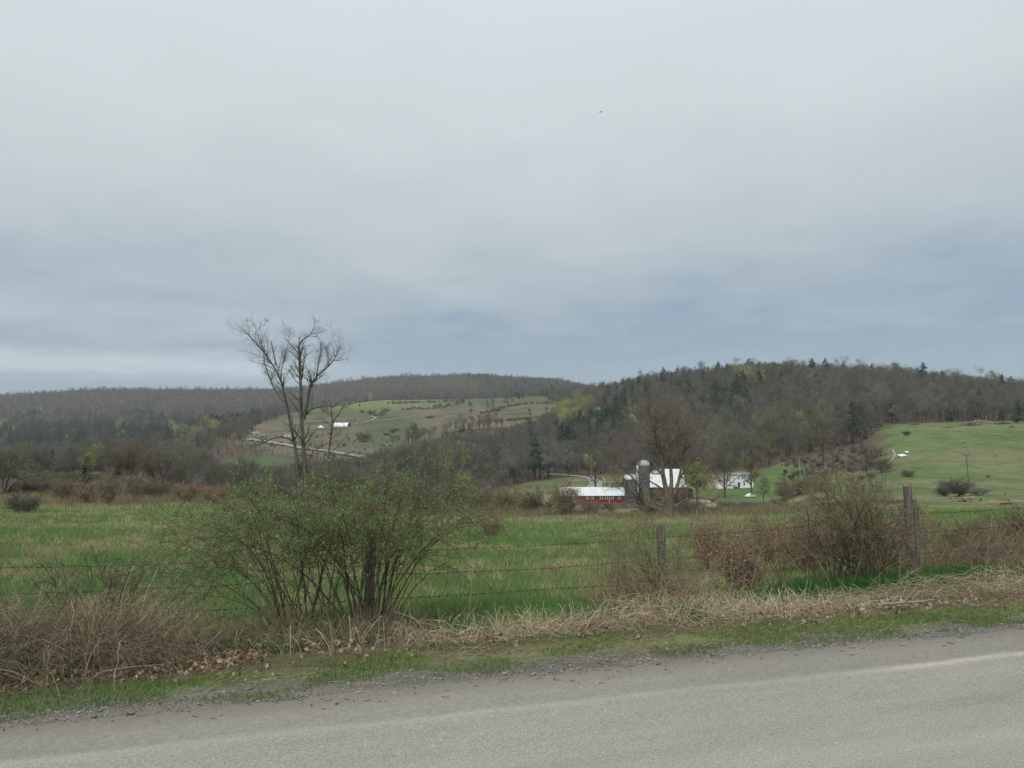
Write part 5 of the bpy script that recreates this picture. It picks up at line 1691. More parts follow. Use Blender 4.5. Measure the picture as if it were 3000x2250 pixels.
# birds ------------------------------------------------------------------
M_BIRD = principled('dark_feathers', (.035, .037, .04), .8)
for (a_, b_, span_px, rl, lab) in ((1760, 328, 14, .42, 'larger dark bird gliding high in the pale sky'), (1293, 908, 7, -.5, 'tiny dark bird low over the middle ridge')):
    Yb_ = 1.25 / span_px * FPX
    p = W3(a_, b_, Yb_)
    e = empty('bird', p, 0, lab, 'bird'); e.rotation_euler = (math.radians(-12), -rl, 0)
    V = [(0, -.26, 0), (0, -.12, .0), (0, .05, .0), (0, .22, 0), (.0, -.36, -.01)]
    skin('body', V, [(0, 1), (1, 2), (2, 3), (0, 4)], [.045, .075, .06, .03, .02], M_BIRD, e, 1)
    for sg in (-1, 1):
        b = B()
        xs = np.array([.04, .22, .42, .62]); le = np.array([-.10, -.15, -.10, .02]); te = np.array([.10, .08, .06, .06]); zz_ = np.array([.02, .05, .04, -.02])
        top = np.concatenate([np.column_stack([xs * sg, le, zz_]), np.column_stack([xs * sg, te, zz_])])
        V = np.concatenate([top, top - np.array([0, 0, .015])])
        F = []
        for i in range(3): F += [[i, i + 1, i + 5, i + 4], [i + 8, i + 12, i + 13, i + 9], [i, i + 8, i + 9, i + 1], [i + 4, i + 5, i + 13, i + 12]]
        F += [[3, 11, 15, 7], [0, 4, 12, 8]]
        b.add(V, F4=F); b.build('wing', M_BIRD, e)
    b = B(); V = [(-.03, .2, 0), (.03, .2, 0), (.08, .38, 0), (-.08, .38, 0)]
    b.add(V + [(x, y, z_ - .012) for x, y, z_ in V], F4=[[0, 1, 2, 3], [7, 6, 5, 4], [0, 4, 5, 1], [1, 5, 6, 2], [2, 6, 7, 3], [3, 7, 4, 0]]); b.build('tail', M_BIRD, e)

# ------------------------------------------------------------------ fence
GR = 'rotten weathered fence post'
def fence_y(X): return np.interp(X, [-40, -1.56, 1.8, 5.3, 40], [-2.0, 8.4, 9.2, 10.3, 20.6])


org = np.array([1.8, 9.2, float(H(1.8, 9.2))])
e = empty('barbed_wire_fence', org, 0, 'old barbed wire fence on weathered wooden posts along the field', 'fence')
posts = [(-8.6, 1.05, .05, 0.02, 0), (-5.1, 1.0, .05, -.05, 0), (-1.58, 1.08, .050, .01, 1), (1.81, 1.02, .050, -.02, 2), (5.31, 1.26, .066, -.03, 3), (9.4, 1.1, .05, .03, 0)]
PT = []
for x, h, r, ln, kd in posts:
    if kd == 1: x, y = float(ray(1080, 1750)[0] * 8.4), 8.42
    elif kd == 2: x, y = float(ray(1945, 1700)[0] * 9.3), 9.3
    elif kd == 3: x, y = float(ray(2672, 1600)[0] * 10.3), 10.3
    else: y = float(fence_y(x))
    z_ = float(H(x, y)); PT.append((x, y, z_, h, ln))
    b = B(); K = 12; s = np.linspace(0, 1, K); sides = 10
    P = np.zeros((1, K, 3)); P[0, :, 2] = -.35 + s * (h + .35); P[0, :, 0] = ln * s * 1.2; P += np.array([x, y, z_]) - org
    b.tubes(P, (r * (1.08 - .12 * s) * R.uniform(.93, 1.07, K))[None], sides)
    V = b.V[0].reshape(K, sides, 3)
    V[:, :, :2] += (R.normal(size=(1, sides, 2)) * r * .16 + R.normal(size=(K, sides, 2)) * r * .05)
    V[-1, :, 2] += R.normal(size=sides) * .018
    V[-1] = V[-1]
    b.V[0] = V.reshape(-1, 3)
    top = V[-1]; b.add(np.vstack([top, top.mean(0) - [0, 0, .012]]), F3=[[k, (k + 1) % sides, sides] for k in range(sides)])
    o = b.build('post', M_WOOD, e)
    if kd == 3: o['label'] = 'tallest grey post, split down its side'
    if kd == 3:   # split slab standing off the side
        c = B(); c.tubes(np.array([[[x - .02 + r, y - .04, z_ + .2], [x + r * .75, y - .05, z_ + .55], [x + r * .55, y - .06, z_ + .98], [x + r * .5, y - .05, z_ + 1.12]]]) - org, np.array([[.035, .04, .03, .006]]), 6)
        c.build('splinter', M_WOOD, e)
for wz in (.90, .65, .39, .15):
    b = B(); P = []; 
    for (x0, y0, z0, h0, l0), (x1, y1, z1, h1, l1) in zip(PT[:-1], PT[1:]):
        n = 26; t = np.linspace(0, 1, n, endpoint=False)
        sag = R.uniform(.01, .05)
        r_ = .085
        P.append(np.stack([x0 + (x1 - x0) * t, y0 + (y1 - y0) * t - r_, z0 + (z1 - z0) * t + wz - sag * 4 * t * (1 - t) + R.normal(0, .003, n)], 1))
    P = np.concatenate(P) - org
    b.tubes(P[None], np.full((1, len(P)), .0020), 4)
    # barbs
    tt = np.arange(0, len(P) - 1.01, .75); i = tt.astype(int); f = (tt - i)[:, None]
    q = P[i] * (1 - f) + P[i + 1] * f; n = len(q)
    for k in range(2):
        d = R.normal(size=(n, 3)); d /= np.linalg.norm(d, axis=1, keepdims=True); d *= .017
        b.tubes(np.stack([q - d, q + d], 1), np.full((n, 2), .0017), 3)
    b.tubes(np.stack([q - [.008, 0, 0], q + [.008, 0, 0]], 1), np.full((n, 2), .005), 4)
    b.build('wire', M_WIRE, e)

# ------------------------------------------------------------------ the big thorny bush and its neighbours
def canes(specs, Y, seed, K=12, r=.0075):
    """specs: (base px, base py, [tips px,py]) main canes arching outwards, returned relative to world"""
    rnd = np.random.RandomState(seed)
    out = []; rad = []
    for (bp, bq, tips) in specs:
        u, _ = ray(bp, bq)
        b0 = np.array([u * Y, Y, float(H(u * Y, Y)) - .03])
        for (tp, tq, *dd) in tips:
            dY = dd[0] if dd else rnd.uniform(-.75, .75)
            t_ = W3(tp, tq, Y + dY)
            d = t_ - b0; hor = math.hypot(d[0], d[1]); hgt = d[2]
            # rise first, then arch over
            c = b0 + np.array([d[0] * .38, d[1] * .38, max(hgt, .25) * .74 + .22 * hor])
            s = np.linspace(0, 1, K)[:, None]
            P = (1 - s) ** 2 * b0 + 2 * s * (1 - s) * c + s ** 2 * t_
            P[1:] += np.cumsum(rnd.normal(size=(K - 1, 3)) * .012, axis=0)
            P[0] += rnd.normal(size=3) * [.07, .12, 0]
            out.append(P); rad.append(r * rnd.uniform(.6, 1.35) * (1 - .68 * s[:, 0]))
    return np.array(out), np.array(rad)


def bush(name, label, specs, Y, seed, stemc, twc, leafc, n1=7, n2=5, nleaf=20000, l1=.60, l2=.22, lsize=.020, r=.0075, twr=.0016, up1=.25, droop=.35, n3=0, cat='shrub', t0=.25, clump=0, leafpart='leaves', extra_rand=0):
    rnd = np.random.RandomState(seed)
    P, Rr = canes(specs, Y, seed, r=r)
    u, _ = ray(specs[0][0], specs[0][1])
    org = np.array([u * Y, Y, float(H(u * Y, Y))])
    e = empty(name, org, 0, label, cat)
    P = P - org
    sb = B()
    sb.tubes(P, Rr, 6, stemc * rnd.uniform(.7, 1.35, (len(P), 1)))
    P1, R1 = grow(P, Rr, n1, l1, .75, up1, t0, 1.0, 8, .6, droop, .22, .35, rnd, .25)
    sb.tubes(P1, np.maximum(R1, twr * 1.4), 4, stemc * rnd.uniform(.7, 1.4, (len(P1), 1)))
    P2, R2 = grow(P1, R1, n2, l2, .9, .3, .1, 1.0, 4, .6, .1, .3, .5, rnd, .2)
    sb.tubes(P2, np.full(R2.shape, twr), 3, twc * rnd.uniform(.65, 1.4, (len(P2), 1)))
    if n3:
        P3, R3 = grow(P2, R2, n3, l2 * .5, .95, .2, .1, 1, 3, .7, 0, .3, .6, rnd, .2)
        sb.tubes(P3, np.full(R3.shape, twr * .8), 3, twc * rnd.uniform(.65, 1.4, (len(P3), 1)))
        P2 = P3
    o = sb.build('stems', M_STEM, e)
    if nleaf:
        lb = B()
        nc = nleaf // 5
        pi = rnd.randint(0, len(P2), nc)
        zt = P2[pi, 1, 2]; keep = rnd.uniform(0, 1, nc) < np.clip((zt - .25) / .8, .12, 1)
        pi = pi[keep]
        q = P2[pi, rnd.randint(1, P2.shape[1], len(pi))]
        q2 = P1[rnd.randint(0, len(P1), len(pi) // 2), rnd.randint(3, 8, len(pi) // 2)]
        q = np.concatenate([q, q2])
        q = np.repeat(q, 4, axis=0) + rnd.normal(size=(len(q) * 4, 3)) * lsize * .7
        lb.leaves(q, lsize * rnd.uniform(.5, 1.35, len(q)), leafc * rnd.uniform(.6, 1.5, (len(q), 1)) * (1 + rnd.uniform(-.12, .12, (len(q), 3))), .55, .4)
        lb.build(leafpart, M_LEAF, e)
    return e


def zb2(*p): return [(450 + a * .452, 1300 + b * .452) for a, b in p]
# tips read off the photograph's outline
_z = zb2
def zb2(*p): return [(a, b_ + (75 if b_ < 1420 and a < 1150 else 35 if b_ < 1500 else 0)) for a, b_ in _z(*p)]
tipsL = zb2((30, 560), (10, 640), (-10, 720), (60, 790), (-30, 860), (20, 980), (90, 500), (200, 480), (330, 190), (440, 195), (520, 260), (250, 350), (350, 420), (120, 620), (200, 700), (420, 300), (560, 380), (620, 180), (60, 900), (300, 560), (-60, 780), (400, 520), (160, 860))
tipsC = zb2((640, 160), (760, 180), (820, 190), (900, 170), (980, 150), (1040, 60), (1110, 60), (1200, 70), (1330, 75), (1250, 200), (1150, 210), (1080, 250), (950, 260), (860, 260), (1010, 330), (720, 300), (1180, 330), (1290, 240), (1390, 200), (600, 230), (780, 400), (900, 420), (1060, 420), (1400, 330), (560, 300), (680, 420), (990, 180), (1120, 150))
tipsR = zb2((1460, 120), (1560, 80), (1620, 85), (1790, 35), (1900, 30), (2000, 45), (1750, 130), (1940, 100), (2060, 115), (1850, 180), (1620, 180), (1520, 210), (1700, 250), (1880, 300), (2080, 330), (2210, 310), (2190, 410), (1600, 380), (1980, 480), (1450, 300), (1780, 420), (2060, 620), (1640, 520), (1960, 690), (2050, 720), (1500, 450), (2110, 760))
lb_ = (450 + 880 * .452, 1300 + 1290 * .452)
cb_ = (450 + 985 * .452, 1300 + 1260 * .452)
rb_ = (450 + 1320 * .452, 1300 + 1250 * .452)
rb2_ = (450 + 1450 * .452, 1300 + 1235 * .452)
bush('thorny_bush', 'big arching thorny bush in fresh green leaf before the fence',
     [(*cb_, tipsC[1:18:4] + tipsL[::7] + tipsR[::14]), (*lb_, tipsL[1::4] + tipsC[::11]), (450 + 860 * .452, 1300 + 1280 * .452, tipsL[::4] + tipsC[2:10:5]), (*rb_, tipsC[10::4] + tipsR[::7] + tipsL[4::9]), (450 + 1300 * .452, 1300 + 1260 * .452, tipsC[::6]), (450 + 1380 * .452, 1300 + 1240 * .452, tipsC[2::9] + tipsR[::5]), (*rb2_, tipsR[1::3] + tipsC[20::4]), (450 + 1500 * .452, 1300 + 1230 * .452, tipsR[2::4]), (450 + 1120 * .452, 1300 + 1270 * .452, tipsC[3::5] + tipsL[10::6])],
     8.0, 101, c3(.115, .088, .062), c3(.115, .115, .068), c3(.185, .285, .092), n1=10, n2=6, nleaf=36000, lsize=.017, l1=.58, l2=.22, r=.0080, twr=.0015, up1=-.05, droop=.30, t0=.36)
bush('thorny_bush', 'small thorny seedling with pale buds in front of the mid post',
     [(1925, 1800, z4() + [(1850, 1540), (1880, 1580), (1830, 1600), (1990, 1560), (1900, 1520), (2010, 1600), (1870, 1650), (1960, 1620), (1820, 1500), (1905, 1480), (2040, 1560), (1985, 1660), (1800, 1560), (1780, 1640)]),
      (1850, 1830, [(1760, 1560), (1800, 1580), (1815, 1650), (1780, 1700)])],
     8.7, 102, c3(.16, .13, .085), c3(.17, .155, .09), c3(.19, .24, .11), n1=11, n2=7, nleaf=9000, lsize=.013, l1=.30, l2=.14, r=.0045, twr=.0013, droop=.05)
# right hand bush by the tall post
tr = [(2330, 1520), (2350, 1480), (2370, 1450), (2420, 1420), (2460, 1395), (2475, 1430), (2500, 1410), (2550, 1400), (2545, 1440), (2580, 1440), (2600, 1470), (2640, 1480), (2660, 1530), (2690, 1600), (2720, 1560), (2680, 1650),
      (2450, 1480), (2500, 1500), (2550, 1500), (2400, 1540), (2440, 1560), (2600, 1560), (2350, 1600), (2390, 1640), (2480, 1590), (2630, 1620), (2560, 1580), (2320, 1570), (2300, 1640), (2740, 1530), (2430, 1450), (2520, 1460)]
bush('hawthorn_bush', 'dense olive brown bush leaning against the tall split post',
     [(2555, 1725, tr), (2500, 1735, tr[::2]), (2590, 1715, tr[1::2]), (2450, 1740, tr[::3]), (2400, 1745, [(2300, 1600), (2340, 1560), (2360, 1500), (2420, 1600), (2380, 1550), (2440, 1520)])],
     9.85, 103, c3(.14, .115, .08), c3(.16, .14, .09), c3(.22, .21, .10), n1=7, n2=5, nleaf=12000, lsize=.016, l1=.40, l2=.18, r=.0075, twr=.0019, droop=.05)
bush('dead_bush', 'thin bare whips with sparse buds left of the dense olive bush',
     [(2300, 1770, [(2180, 1530), (2210, 1500), (2230, 1560), (2260, 1470), (2280, 1540), (2190, 1600)]), (2210, 1790, [(2130, 1560), (2160, 1520), (2240, 1500), (2190, 1480)]), (2110, 1790, [(2080, 1600), (2120, 1560), (2060, 1640)])],
     9.3, 104, c3(.12, .095, .06), c3(.15, .12, .075), c3(.19, .19, .09), n1=4, n2=4, nleaf=900, lsize=.014, l1=.28, l2=.12, r=.005, twr=.0014, droop=0.0)
# russet thickets behind the fence
for (px, Y, hp, wp, sd, lab) in ((2160, 10.4, 150, 150, 8, 'sparse tan whips between the two russet thickets behind the fence'), (2650, 13.5, 150, 170, 9, 'tan thicket half hidden behind the tall split post'), (2090, 13.0, 170, 200, 1, 'russet leafless bush just right of the mid post'), (2230, 14.0, 150, 190, 2, 'russet leafless thicket between the mid post and the dense bush'),
                                 (2340, 12.2, 170, 150, 3, 'brown leafless thicket touching the left of the dense bush'), (2420, 14.5, 150, 160, 4, 'pinkish brown seed-headed thicket behind the dense bush')):
    g = GY(px, Y); h = hp / FPX * Y; wd = wp / FPX * Y
    sb, cb = shrub(h, wd, sd + 50, 46, c3(.19, .13, .09), c3(.25, .18, .125), .004, .0018, c3(.34, .255, .19), 1100, .028, 7, 7, r'' and (0, 0) or (0, 0))
    e = empty('thicket', g, 0, lab, 'thicket'); sb.build('stems', M_STEM, e); cb.build('seed_heads', M_STEM, e)
for (px, Y, hp, wp, sd, lab, lf) in ((2790, 11.8, 150, 190, 5, 'thin green-leafed bush right of the tall post', c3(.15, .19, .075)), (2900, 12.4, 150, 180, 6, 'leafy low bush near the right edge behind the fence', c3(.15, .19, .075)),
                                     (2985, 11.9, 170, 150, 7, 'leafy bush at the right edge behind the fence', c3(.15, .19, .075))):
    g = GY(px, Y); h = hp / FPX * Y; wd = wp / FPX * Y
    sb, cb = shrub(h, wd, sd + 60, 26, c3(.13, .105, .07), c3(.15, .13, .08), .0045, .0016, lf, 2600, .018, 7, 6)
    e = empty('bush', g, 0, lab, 'bush'); sb.build('stems', M_STEM, e); cb.build('leaves', M_LEAF, e)


def bramble(name, label, px0, px1, tline, n, h0, seed, colA, colB, leanx=0.0, rr=.0028, spreadt=.55, L=(.5, 1.2), green=0, hump=None):
    """tangled arching dead stems over a stretch of bank"""
    rnd = np.random.RandomState(seed)
    # along-road coordinate from the picture
    def s_of(px):
        u = (px - 1500) / FPX
        # point on the line t = tline
        Y = tline / (RN[1] + RN[0] * u); return u * Y * RD[0] + Y * RD[1]
    a0, a1 = s_of(px0), s_of(px1)
    ctr = L2W((a0 + a1) / 2, tline); org = np.array([float(ctr[0]), float(ctr[1]), float(H(*ctr))])
    e = empty(name, org, 0, label, 'bramble')
    a = rnd.uniform(a0, a1, n); t = tline + rnd.normal(0, spreadt * .5, n)
    x, y = L2W(a, t); z_ = H(x, y)
    f = (a - a0) / (a1 - a0)
    env = np.clip(np.sin(np.clip(f, .0, 1) * math.pi), 0, 1) ** .5 if hump is None else np.interp(f, *hump)
    Ln = rnd.uniform(*L, n) * (.45 + .55 * env)
    az = rnd.uniform(0, 2 * math.pi, n); K = 8; s = np.linspace(0, 1, K)
    el = rnd.uniform(.5, 1.45, n)
    P = np.zeros((n, K, 3))
    out = np.cos(el) * Ln; upv = np.sin(el) * Ln * h0
    dr = rnd.uniform(.2, 1.1, n) * Ln * .75 * h0
    P[:, :, 0] = x[:, None] + (np.cos(az) * out + leanx * Ln)[:, None] * s ** 1.2
    P[:, :, 1] = y[:, None] + (np.sin(az) * out)[:, None] * s
    P[:, :, 2] = z_[:, None] + upv[:, None] * s - dr[:, None] * s ** 2.6
    P[:, 1:] += np.cumsum(rnd.normal(size=(n, K - 1, 3)) * .011, axis=1)
    P -= org
    R_ = rr * rnd.uniform(.5, 1.5, (n, 1)) * (1 - .5 * s)
    mx = rnd.uniform(0, 1, (n, 1)) ** 2.2; C = (colA * (1 - mx) + colB * mx) * rnd.uniform(.6, 1.3, (n, 1))
    sb = B(); sb.tubes(P, R_, 3, C)
    P1, R1 = grow(P, R_, 4, .24, .9, .05, .15, 1, 4, .6, .15, .3, .5, rnd, .2)
    sb.tubes(P1, np.full(R1.shape, .0012), 3, colA * rnd.uniform(.6, 1.7, (len(P1), 1)))
    sb.build('stems', M_STEM, e)
    if green:
        lb = B(); q = P1[rnd.randint(0, len(P1), green), rnd.randint(0, 4, green)]
        lb.leaves(q, .014 * rnd.uniform(.5, 1.4, green), c3(.15, .20, .08) * rnd.uniform(.5, 1.4, (green, 1)), .6, .3); lb.build('leaves', M_LEAF, e)
    return e


BR = c3(.120, .098, .066); TN = c3(.37, .31, .205)
bramble('bramble', 'large tangled brown bramble mound at the left roadside', -120, 560, 6.9, 1700, .9, 201, BR, TN, 0.0, .0026, 1.0, (.45, 1.15), 3500, ([0, .2, .45, .62, .8, 1], [1, 1, .85, .9, .6, .25]))
bramble('bramble', 'low dead bramble under the thorny bush', 540, 1250, 7.6, 700, .8, 202, BR, TN, 0, .0022, .8, (.2, .6), 700)
bramble('bramble', 'tangled brown bramble at the right edge of the roadside', 2760, 3100, 8.7, 1300, 1.05, 203, c3(.17, .125, .09), TN * 1.05, 0, .0026, 1.0, (.4, 1.2), 600, ([0, .3, .7, 1], [.35, .8, 1, 1]))
bramble('bramble', 'straw coloured tangle round the foot of the mid post', 1760, 2080, 8.1, 1100, 1.05, 204, c3(.22, .175, .115), TN * 1.1, 0, .0020, .8, (.35, 1.0), 0, ([0, .5, 1], [.5, 1, .4]))
bramble('bramble', 'straw coloured heap of fallen stems at the right end of the left mound', 350, 600, 6.75, 520, .62, 205, c3(.20, .155, .10), TN * 1.25, -.55, .0021, .5, (.4, .9), 0, ([0, .5, 1], [.9, 1, .3]))
# dark whippy shrub rising from the left mound
bush('bare_shrub', 'dark bare upright shrub rising from the left bramble mound',
     [(300, 1900, [(330, 1640), (300, 1660), (270, 1640), (360, 1690), (240, 1670), (400, 1680), (385, 1720), (340, 1650), (310, 1700), (420, 1740)]), (210, 1900, [(180, 1680), (100, 1640), (220, 1650), (60, 1700), (140, 1700)]),
      (330, 1890, [(430, 1660), (450, 1720), (360, 1640)])],
     7.6, 105, c3(.085, .06, .045), c3(.12, .09, .065), c3(.15, .19, .08), n1=5, n2=5, nleaf=1200, lsize=.014, l1=.30, l2=.14, r=.006, twr=.0016, droop=0.0)

# ------------------------------------------------------------------ grass, straw, leaves, stones
def field_points(n, y0, y1, umax=.78, tmin=7.6, seed=1, pw=1.0):
    rnd = np.random.RandomState(seed)
    y = (y0 ** pw + (y1 ** pw - y0 ** pw) * rnd.uniform(0, 1, n)) ** (1 / pw)
    x = rnd.uniform(-umax, umax, n) * y
    t = x * RN[0] + y * RN[1]
    k_ = t > tmin
    return x[k_], y[k_]


GB = B(); DB = B()
for (n, y0, y1, h, wd, sd) in ((210000, 7.0, 16, .17, .0055, 1), (150000, 15, 34, .20, .012, 2), (120000, 32, 82, .22, .028, 3)):
    x, y = field_points(n, y0, y1, seed=sd, pw=1.0)
    nn = fbm(x * .35, y * .35, 21, 4); n5 = fbm(x * .9, y * 1.2, 55, 3); n6 = fbm(x * .05, y * .05, 22, 4)
    dry = sstep(.555, .67, nn * .45 + n5 * .35 + n6 * .2 + .10 * sstep(30, 85, y) + .05 * sstep(-.3, -.6, x / y))
    lush = sstep(.40, .60, fbm(x * .18, y * .3, 61, 3))
    isd = R.uniform(0, 1, len(x)) < np.clip(dry * .75 + .07, 0, .85)
    z_ = H(x, y)
    base = np.stack([x, y, z_ - .01], 1)
    gcol = c3(.140, .225, .075) * (1 - lush[:, None]) + c3(.105, .222, .062) * lush[:, None]
    gcol = gcol * (1 + (c3(.55, .15, .3)) * R.uniform(0, 1, (len(x), 1)) ** 2) * R.uniform(.75, 1.25, (len(x), 1))
    hh = h * R.uniform(.5, 1.2, len(x)) * (.65 + .6 * lush)
    GB.blades(base[~isd], hh[~isd], wd, gcol[~isd], .4)
    dcol = c3(.40, .33, .205) * R.uniform(.6, 1.3, (isd.sum(), 1))
    DB.blades(base[isd], hh[isd] * .95, wd * .9, dcol, .75)
tag(GB.build('grass', M_GRASS), 'lush green grass growing over the open field', 'grass', kind='stuff')
# tussocks
for (nt, y0, y1, nb, hh, sp, sd) in ((700, 9, 22, 45, .26, .10, 11), (1500, 20, 50, 30, .28, .16, 12), (1600, 45, 88, 22, .34, .26, 13)):
    x, y = field_points(nt, y0, y1, seed=sd, tmin=9.2)
    k_ = fbm(x * .12, y * .16, 151, 3) > .40; x, y = x[k_], y[k_]
    cx_ = np.repeat(x, nb) + R.normal(0, sp, len(x) * nb); cy_ = np.repeat(y, nb) + R.normal(0, sp, len(x) * nb)
    tone = np.repeat(R.uniform(.55, 1.25, (len(x), 1)), nb, 0)
    DB.blades(np.stack([cx_, cy_, H(cx_, cy_) - .01], 1), hh * R.uniform(.5, 1.2, len(cx_)), .006 * (y0 / 9) ** .7, c3(.42, .35, .22) * tone * R.uniform(.7, 1.3, (len(cx_), 1)), .75)
tag(DB.build('dry_grass', M_GRASS), 'dry tan grass patches scattered through the green field', 'grass', kind='stuff')

b = B(); n = 60000
y = R.uniform(58, 104, n); x = R.uniform(-.72, .45, n) * y; px_ = 1500 + x / y * FPX
w_ = np.interp(px_, [-200, 100, 200, 650, 800, 1350, 1500, 1900, 2300, 2600], [.4, .5, 1, 1, .4, .4, .8, 1, .9, .3]) * np.interp(y, [58, 74, 90, 104], [.15, 1, 1, .6])
k_ = (R.uniform(0, 1, n) < w_) & (fbm(x * .18, y * .22, 131, 3) > .44); x, y = x[k_], y[k_]; n = len(x)
cc_ = fbm(x * .1, y * .1, 133, 3)[:, None]
b.blades(np.stack([x, y, H(x, y) - .02], 1), R.uniform(.3, .95, n) * (.6 + cc_[:, 0]), .035, (c3(.27, .20, .13) * cc_ + c3(.17, .17, .085) * (1 - cc_)) * R.uniform(.6, 1.3, (n, 1)), .45)
tag(b.build('weeds', M_GRASS), 'tall dry tan and olive weeds along the far edge of the field', 'weeds', kind='stuff')

# tufts of tall grass round the fence line and beneath the bushes
b = B(); n = 26000
a = R.uniform(-9, 13, n); t = R.normal(8.2, .45, n)
x, y = L2W(a, t)
keep = fbm(x * 1.1, y * 1.1, 71, 3) > .42; x, y = x[keep], y[keep]
b.blades(np.stack([x, y, H(x, y) - .01], 1), R.uniform(.12, .30, len(x)), .0055, c3(.055, .15, .035) * R.uniform(.6, 1.4, (len(x), 1)), .4)
n = 9000
for (px, Y, sp, k_, hh) in ((2520, 9.6, .42, 7000, .24), (2800, 9.9, .22, 3000, .24), (1998, 7.7, .07, 800, .22), (1190, 7.9, .35, 2500, .16), (60, 6.4, .25, 2500, .14), (640, 6.9, .5, 3500, .12), (2700, 9.7, .2, 1500, .2)):
    u = (px - 1500) / FPX; x = u * Y + R.normal(0, sp, k_); y = Y + R.normal(0, .18, k_)
    b.blades(np.stack([x, y, H(x, y) - .01], 1), R.uniform(.5, 1.1, k_) * hh, .0055, c3(.045, .145, .035) * R.uniform(.6, 1.3, (k_, 1)), .35)
tag(b.build('tall_grass', M_GRASS), 'taller green grass tufts along the foot of the fence', 'grass', kind='stuff')

# short verge turf, patchy
b = B(); n = 150000
a = R.uniform(-9, 15, n); t = R.uniform(4.85, 6.5, n)
x, y = L2W(a, t)
dens = .06 * (t > 5.0) + sstep(4.93, 5.2, t + (fbm(a * 1.2, t * 0, 83, 3) - .5) * .55) * sstep(6.4, 5.75, t + (fbm(a * .8, t * 0 + 4, 84, 3) - .5) * .5) * sstep(.42, .56, fbm(a * 2.2, t * 3.2, 85, 4))
k_ = R.uniform(0, 1, n) < dens; x, y = x[k_], y[k_]
ye = fbm(x * 3, y * 3, 86, 3)[:, None]
b.blades(np.stack([x, y, H(x, y) - .004], 1), R.uniform(.018, .060, len(x)), .0050, (c3(.105, .170, .052) * (1 - ye) + c3(.165, .210, .075) * ye) * R.uniform(.7, 1.4, (len(x), 1)), .8)
tag(b.build('verge_grass', M_GRASS), 'short bright green turf patches along the gravel edge', 'grass', kind='stuff')

# straw windrow: lying dead stems
b = B(); n = 36000
a = R.uniform(-9, 14, n); t = R.normal(6.80, .34, n)
dn = (.55 + .9 * sstep(.4, .6, fbm(a * .9, t * 0, 98, 2))) * np.interp(a, [-9, -2.6, -1.8, -.9, .1, 1.6, 4.2, 6.5, 14], [.3, .22, .15, .25, 1.0, 1.0, .8, .4, .5])
k_ = (R.uniform(0, 1, n) < dn * sstep(.40, .56, fbm(a * 1.3, t * 1.8, 91, 3))) & (t > 5.75)
a, t = a[k_], t[k_]; n = len(a); x, y = L2W(a, t)
lump = fbm(a * 1.6, t * 1.3, 93, 3)
z_ = H(x, y) + np.abs(R.normal(0, .05, n)) + .16 * sstep(.42, .62, lump) * R.uniform(0, 1, n) * sstep(-.5, .4, a)
az = R.uniform(0, 2 * math.pi, n); ln = R.uniform(.08, .42, n); K = 4; s = np.linspace(0, 1, K)
P = np.zeros((n, K, 3)); P[:, :, 0] = x[:, None] + (np.cos(az) * ln)[:, None] * s; P[:, :, 1] = y[:, None] + (np.sin(az) * ln * .6)[:, None] * s
el = R.normal(.05, .35, n)
P[:, :, 2] = z_[:, None] + (el * ln)[:, None] * s - (np.abs(R.normal(0, .35, n)) * ln)[:, None] * s ** 2
P[:, :, 2] = np.maximum(P[:, :, 2], H(P[:, :, 0], P[:, :, 1]) + .004)
b.tubes(P, R.uniform(.0007, .0019, (n, 1)) * np.ones(K), 3, c3(.36, .295, .195) * R.uniform(.3, 1.35, (n, 1)))
n = 9000; a = R.uniform(-8, 13, n); t = R.uniform(5.25, 6.6, n); x, y = L2W(a, t); k_ = fbm(x * 2.2, y * 2.2, 97, 3) > .42; x, y = x[k_], y[k_]; n = len(x)
az = R.uniform(0, 6.28, n); ln = R.uniform(.02, .13, n); z_ = H(x, y) + .006
b.tubes(np.stack([np.stack([x, y, z_], 1), np.stack([x + np.cos(az) * ln, y + np.sin(az) * ln, z_ + ln * R.uniform(-.03, .3, n)], 1)], 1), np.full((n, 2), .0013), 3, c3(.26, .20, .13) * R.uniform(.3, 1.6, (n, 1)))
tag(b.build('straw', M_STEM), 'flattened dead straw lying along the foot of the fence', 'dead grass', kind='stuff')
# standing broken stalks
b = B(); n = 2600
a = np.concatenate([R.normal(4.2, .6, 760), R.normal(2.2, .4, 240), R.normal(.8, .5, 120), R.uniform(-4, 14, 380), R.uniform(-7, -2, 120), R.normal(8.3, .5, 200)]); n = len(a)
t = R.normal(6.9, .35, n); x, y = L2W(a, t); z_ = H(x, y)
az = R.uniform(0, 6.28, n); ln = R.uniform(.10, .34, n); le = R.uniform(.1, .9, n); K = 5; s = np.linspace(0, 1, K)
P = np.zeros((n, K, 3)); P[:, :, 0] = x[:, None] + (np.cos(az) * ln * le)[:, None] * s ** 1.4; P[:, :, 1] = y[:, None] + (np.sin(az) * ln * le)[:, None] * s ** 1.4
P[:, :, 2] = z_[:, None] + (ln * np.sqrt(1 - le ** 2 * .8))[:, None] * s - (R.uniform(0, .35, n) * ln)[:, None] * s ** 4
b.tubes(P, R.uniform(.0009, .0020, (n, 1)) * np.ones(K), 4, c3(.54, .46, .33) * R.uniform(.5, 1.2, (n, 1)))
